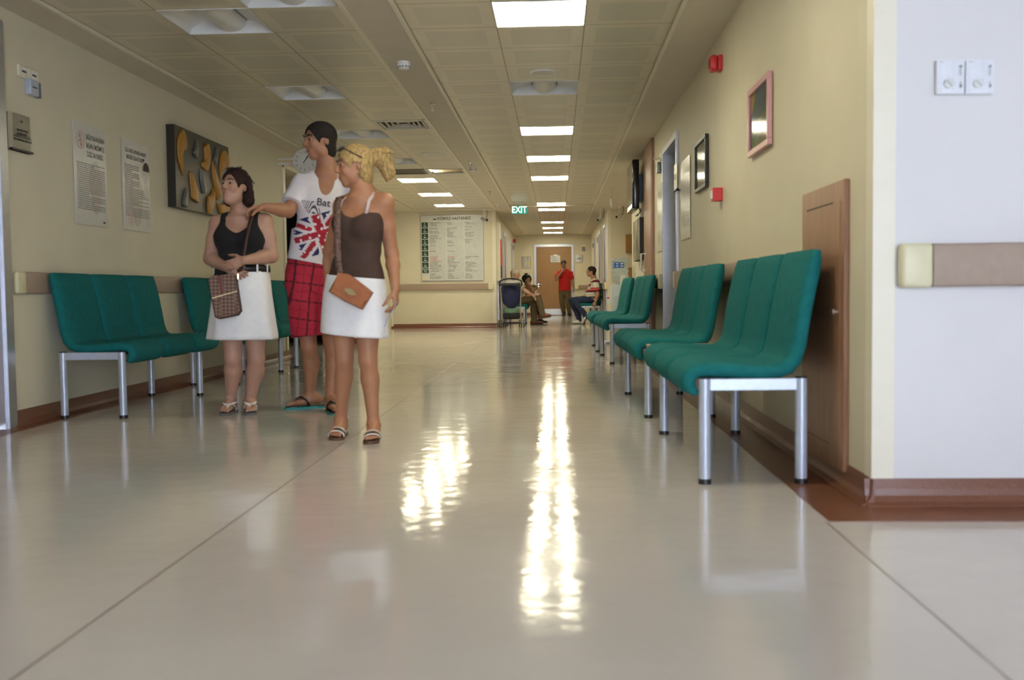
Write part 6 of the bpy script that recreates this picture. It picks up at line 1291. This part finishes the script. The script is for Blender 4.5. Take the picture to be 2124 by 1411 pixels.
    mb = MB(); mb.lathe([(.033,-.008),(.036,0),(.033,.008)], tuple(wl), 16, cap=False); mb.build('wristwatch', M_chrome, t, smooth='all')
striped_man()
def old_man():
    t = person('white-haired old man sitting cross-legged in patterned shirt beside the stroller', (-.85, 23.85, 0)); p, n = A(-.93, 23.85, .575), A(*(-0.983, 23.800, 1.046)); sr, sl = n+A(.02,-.19,-.045), n+A(0,.19,-.045)
    B = Ops(); u, r, f, T = torso(B, p, n, sr, sl, False, 1.05, 1.1, belly=.05)
    hr, hl = p+r*.09, p-r*.09; kr, kl = A(*(-0.454, 23.720, 0.705)), A(*(-0.565, 23.950, 0.543)); ar, al = A(*(-0.344, 23.700, 0.256)), A(*(-0.546, 23.950, 0.113)); al[2] = .10
    for h_, k_, a_ in ((hr, kr, ar), (hl, kl, al)): limb(B, [h_, (h_+k_)/2, k_], [.088,.076,.058], 'leg'); limb(B, [k_, k_+(a_-k_)*.3, a_], [.054,.052,.037], 'leg')
    er, wr_ = A(*(-0.736, 23.580, 0.812)), A(*(-0.578, 23.600, 0.719)); el_, wl = A(-.97,24.16,.80), A(-.82,24.06,.63)
    for a, b, c in ((sr, er, wr_), (sl, el_, wl)): limb(B, [a, (a+b)/2, b], [.056,.052,.045], 'arm'); limb(B, [b, b+(c-b)*.3, c], [.046,.047,.030], 'arm')
    hand(B, wr_, A(.75,-.05,-.75), A(-.5,.3,-.7), A(.3,.9,.2), .19, (.35,.4,.45,.5)); hand(B, wl, A(.9,-.2,-.2), A(0,0,-1), A(.2,-.9,0), .185)
    hc = A(*(-0.981, 23.800, 1.207)); P, M, q = head(B, hc, A(1,-.12,-.06), A(-.02,0,1), .25, nose=1.1); B.rc(P(0,-.03,-.045), n, .062, .066, .03, 'neck')
    V, F = mesh_sdf(B.o, .0085); mesh_obj('body', V, F, skin_mat('skin_old'), t, skin_col(SK_OLD, (.36,.15,.12), P, M, q)); hm = hair_mat('white_hair', (.52,.48,.38), .25); simple_face(t, P, M, q, hm, mat('lid_old', SK_OLD, .5))
    V, F = hair_cap(P, M, q, .009, .060, h=.008); mesh_obj('hair', V, F, hm, t)
    def col(V):
        C = np.tile(np.array(s2l(172,162,130)), (len(V), 1)); w_ = np.sin(46*V[:,0]+3*np.sin(30*V[:,2]))*np.sin(40*V[:,2]+2*np.sin(33*V[:,1]))+.5*np.sin(90*V[:,1]+50*V[:,2]); C[w_ > .75] = np.array(s2l(120,116,90)); C[w_ < -.8] = np.array(s2l(196,190,150)); return C
    G_ = Ops(); G_.o = ops_of(B, 'torso', 'trap')
    for S, E_ in ((sr, er), (sl, el_)): D = nrm(E_-S); G_.loft(S-D*.03, D, nrm(np.cross(D, A(.2,.3,.9))), nrm(np.cross(D, np.cross(D, A(.2,.3,.9)))), [(0,.070,.070,0),(.24,.080,.080,0)], .03)
    V, F = mesh_sdf(G_.o, .008, .011, .003, [cutp(p-u*.01, -u), sub_el(n+u*.03+f*.03, A(.08,.08,.065))]); mesh_obj('patterned_shirt', V, F, mat('patterned_cotton', (1,1,1), .85, attr='Col'), t, col)
    trousers(t, B, p, u, r, f, (hr, hl), (kr, kl), (ar, al), mat('olive_trousers', s2l(98,86,62), .85, var=.1, scale=15), rh=.100, rk=.082, ra=.074, seat=True)
    br = mat('red_brown_shoe', s2l(118,54,26), .45)
    shoe(t, al, (al[0]+.20, al[1]-.02, .012), br, .29, solem=M_black); shoe(t, ar, tuple(ar+A(.19,-.03,-.045)), br, .29, lift=A(-.22,-.15,.96), solem=MATS['grey_sole'])
old_man()
def dark_woman():
    t = person('dark-haired woman in olive gold top leaning her chin on her hand', (-.75, 24.6, 0)); p, n = A(-.88, 24.62, .575), A(*(-0.716, 24.500, 0.942)); d_ = nrm(A(.35,-.94,0)); sr, sl = n-A(.17,.06,.05), n+A(.17,.06,-.05)
    B = Ops(); u, r, f, T = torso(B, p, n, sr, sl, True, 1.05, 1.1, 1.1)
    hr, hl = A(-.86,24.53,.57), A(-.86,24.71,.57); kr, kl = A(-.44,24.52,.52), A(-.44,24.70,.50); ar, al = A(-.34,24.55,.24), A(-.42,24.70,.10)
    for h_, k_, a_ in ((hr, kr, ar), (hl, kl, al)): limb(B, [h_, (h_+k_)/2, k_], [.085,.072,.055], 'leg'); limb(B, [k_, k_+(a_-k_)*.3, a_], [.050,.048,.034], 'leg')
    el_, wl = A(*(-0.572, 24.350, 0.774)), A(*(-0.639, 24.280, 0.952)); er, wr_ = A(-.80,24.45,.80), A(-.60,24.42,.68)
    for a, b, c in ((sr, er, wr_), (sl, el_, wl)): limb(B, [a, (a+b)/2, b], [.052,.048,.041], 'arm'); limb(B, [b, b+(c-b)*.3, c], [.041,.040,.027], 'arm')
    hand(B, wl, A(-.5,.3,.75), A(-.4,.8,-.2), A(-.6,-.5,-.3), .165, (.9,.9,.95,1.), .5); hand(B, wr_, A(.9,0,-.3), A(0,0,-1), A(.2,.9,0), .165)
    hc = A(*(-0.712, 24.420, 1.095)); P, M, q = head(B, hc, A(.42,-.9,-.12), A(0,0,1), .225, True); B.rc(P(0,-.02,-.05), n, .048, .052, .02, 'neck')
    V, F = mesh_sdf(B.o, .0085); mesh_obj('body', V, F, MATS['skin_dark'], t, skin_col((.36,.19,.11), (.30,.11,.09), P, M, q)); hm = hair_mat('black_hair', (.010,.008,.007)); simple_face(t, P, M, q, hm, MATS['lid_mid'])
    def ex(H):
        H.el(P(.02,-.07,.02), A(.105,.085,.105)*q, M, .03)
        for s in (-1, 1): H.chain([P(s*.06,.02,.06), P(s*.086,.0,.0), P(s*.082,-.01,-.07)], [.026,.026,.016], .02)
        for a, b in ((.0,.20),(.05,.19),(-.05,.19)): H.chain([P(.02,-.06,.11), P(.02+a*.6,-.06,.15), P(.02+a*2,-.03,b-.02)], [.02,.008,.003], .01)
    V, F = hair_cap(P, M, q, .016, .058, wr=.004, h=.008, extra=ex); mesh_obj('hair', V, F, hm, t)
    def col(V):
        C = np.tile(np.array(s2l(104,88,34)), (len(V), 1)); w_ = np.sin(60*V[:,0]+3*np.sin(40*V[:,2]))*np.sin(55*V[:,2]); C[w_ > .4] = np.array(s2l(156,136,60)); C[w_ < -.5] = np.array(s2l(66,54,28)); return C
    V, F = mesh_sdf(ops_of(B, 'torso', 'trap'), .008, .010, .003, [cutp(p-u*.02, -u), sub_el(n+u*.02+f*.05, A(.09,.09,.09))]); mesh_obj('top', V, F, mat('olive_print', (1,1,1), .8, attr='Col'), t, col)
    trousers(t, B, p, u, r, f, (hr, hl), (kr, kl), (ar, al), mat('black_trousers', (.015,.014,.014), .85), rh=.095, rk=.066, ra=.05, seat=True)
    for a, e in ((ar, A(.17,-.03,-.05)), (al, A(.17,0,-.088))): shoe(t, a, tuple(a+e), MATS['black_shoe'], .25)
    g = thing('hair_clip', 'shiny clip in the dark-haired seated woman\'s hair', 'hair clip', tuple(P(.02,.05,.11))); mb = MB(); mb.tube([P(-.03,.045,.115), P(.02,.05,.12), P(.05,.035,.11)], .010, 8); mb.build('clip_bar', M_chrome, g, smooth='all')
dark_woman()
# ================================================================ camera, light, view
cd = bpy.data.cameras.new('camera'); cam = bpy.data.objects.new('camera', cd); COL.objects.link(cam)
cam.matrix_world = Matrix(((0.99892506, 0.0097945, 0.04530786, 0), (0.04476679, 0.04977755, -0.99775655, 0), (-0.01202785, 0.9987123, 0.04928558, .818), (0,0,0,1)))
cd.sensor_width = 36; cd.lens = 2060/2124*36; cd.clip_start = .05; cd.clip_end = 100
cd.dof.use_dof = True; cd.dof.focus_distance = 14.0; cd.dof.aperture_fstop = 2.8
SC.camera = cam
w = bpy.data.worlds.new('world'); SC.world = w; w.use_nodes = True
bg = w.node_tree.nodes['Background']; bg.inputs[0].default_value = (.71,.80,.98,1); bg.inputs[1].default_value = 9.6
SC.view_settings.view_transform = 'Standard'; SC.view_settings.look = 'None'; SC.view_settings.gamma = 1.; SC.view_settings.use_curve_mapping = False
SC.view_settings.exposure = .75
SC.cycles.max_bounces = 8; SC.cycles.diffuse_bounces = 5; SC.cycles.caustics_reflective = False; SC.cycles.caustics_refractive = False
SC.cycles.sample_clamp_indirect = 6.
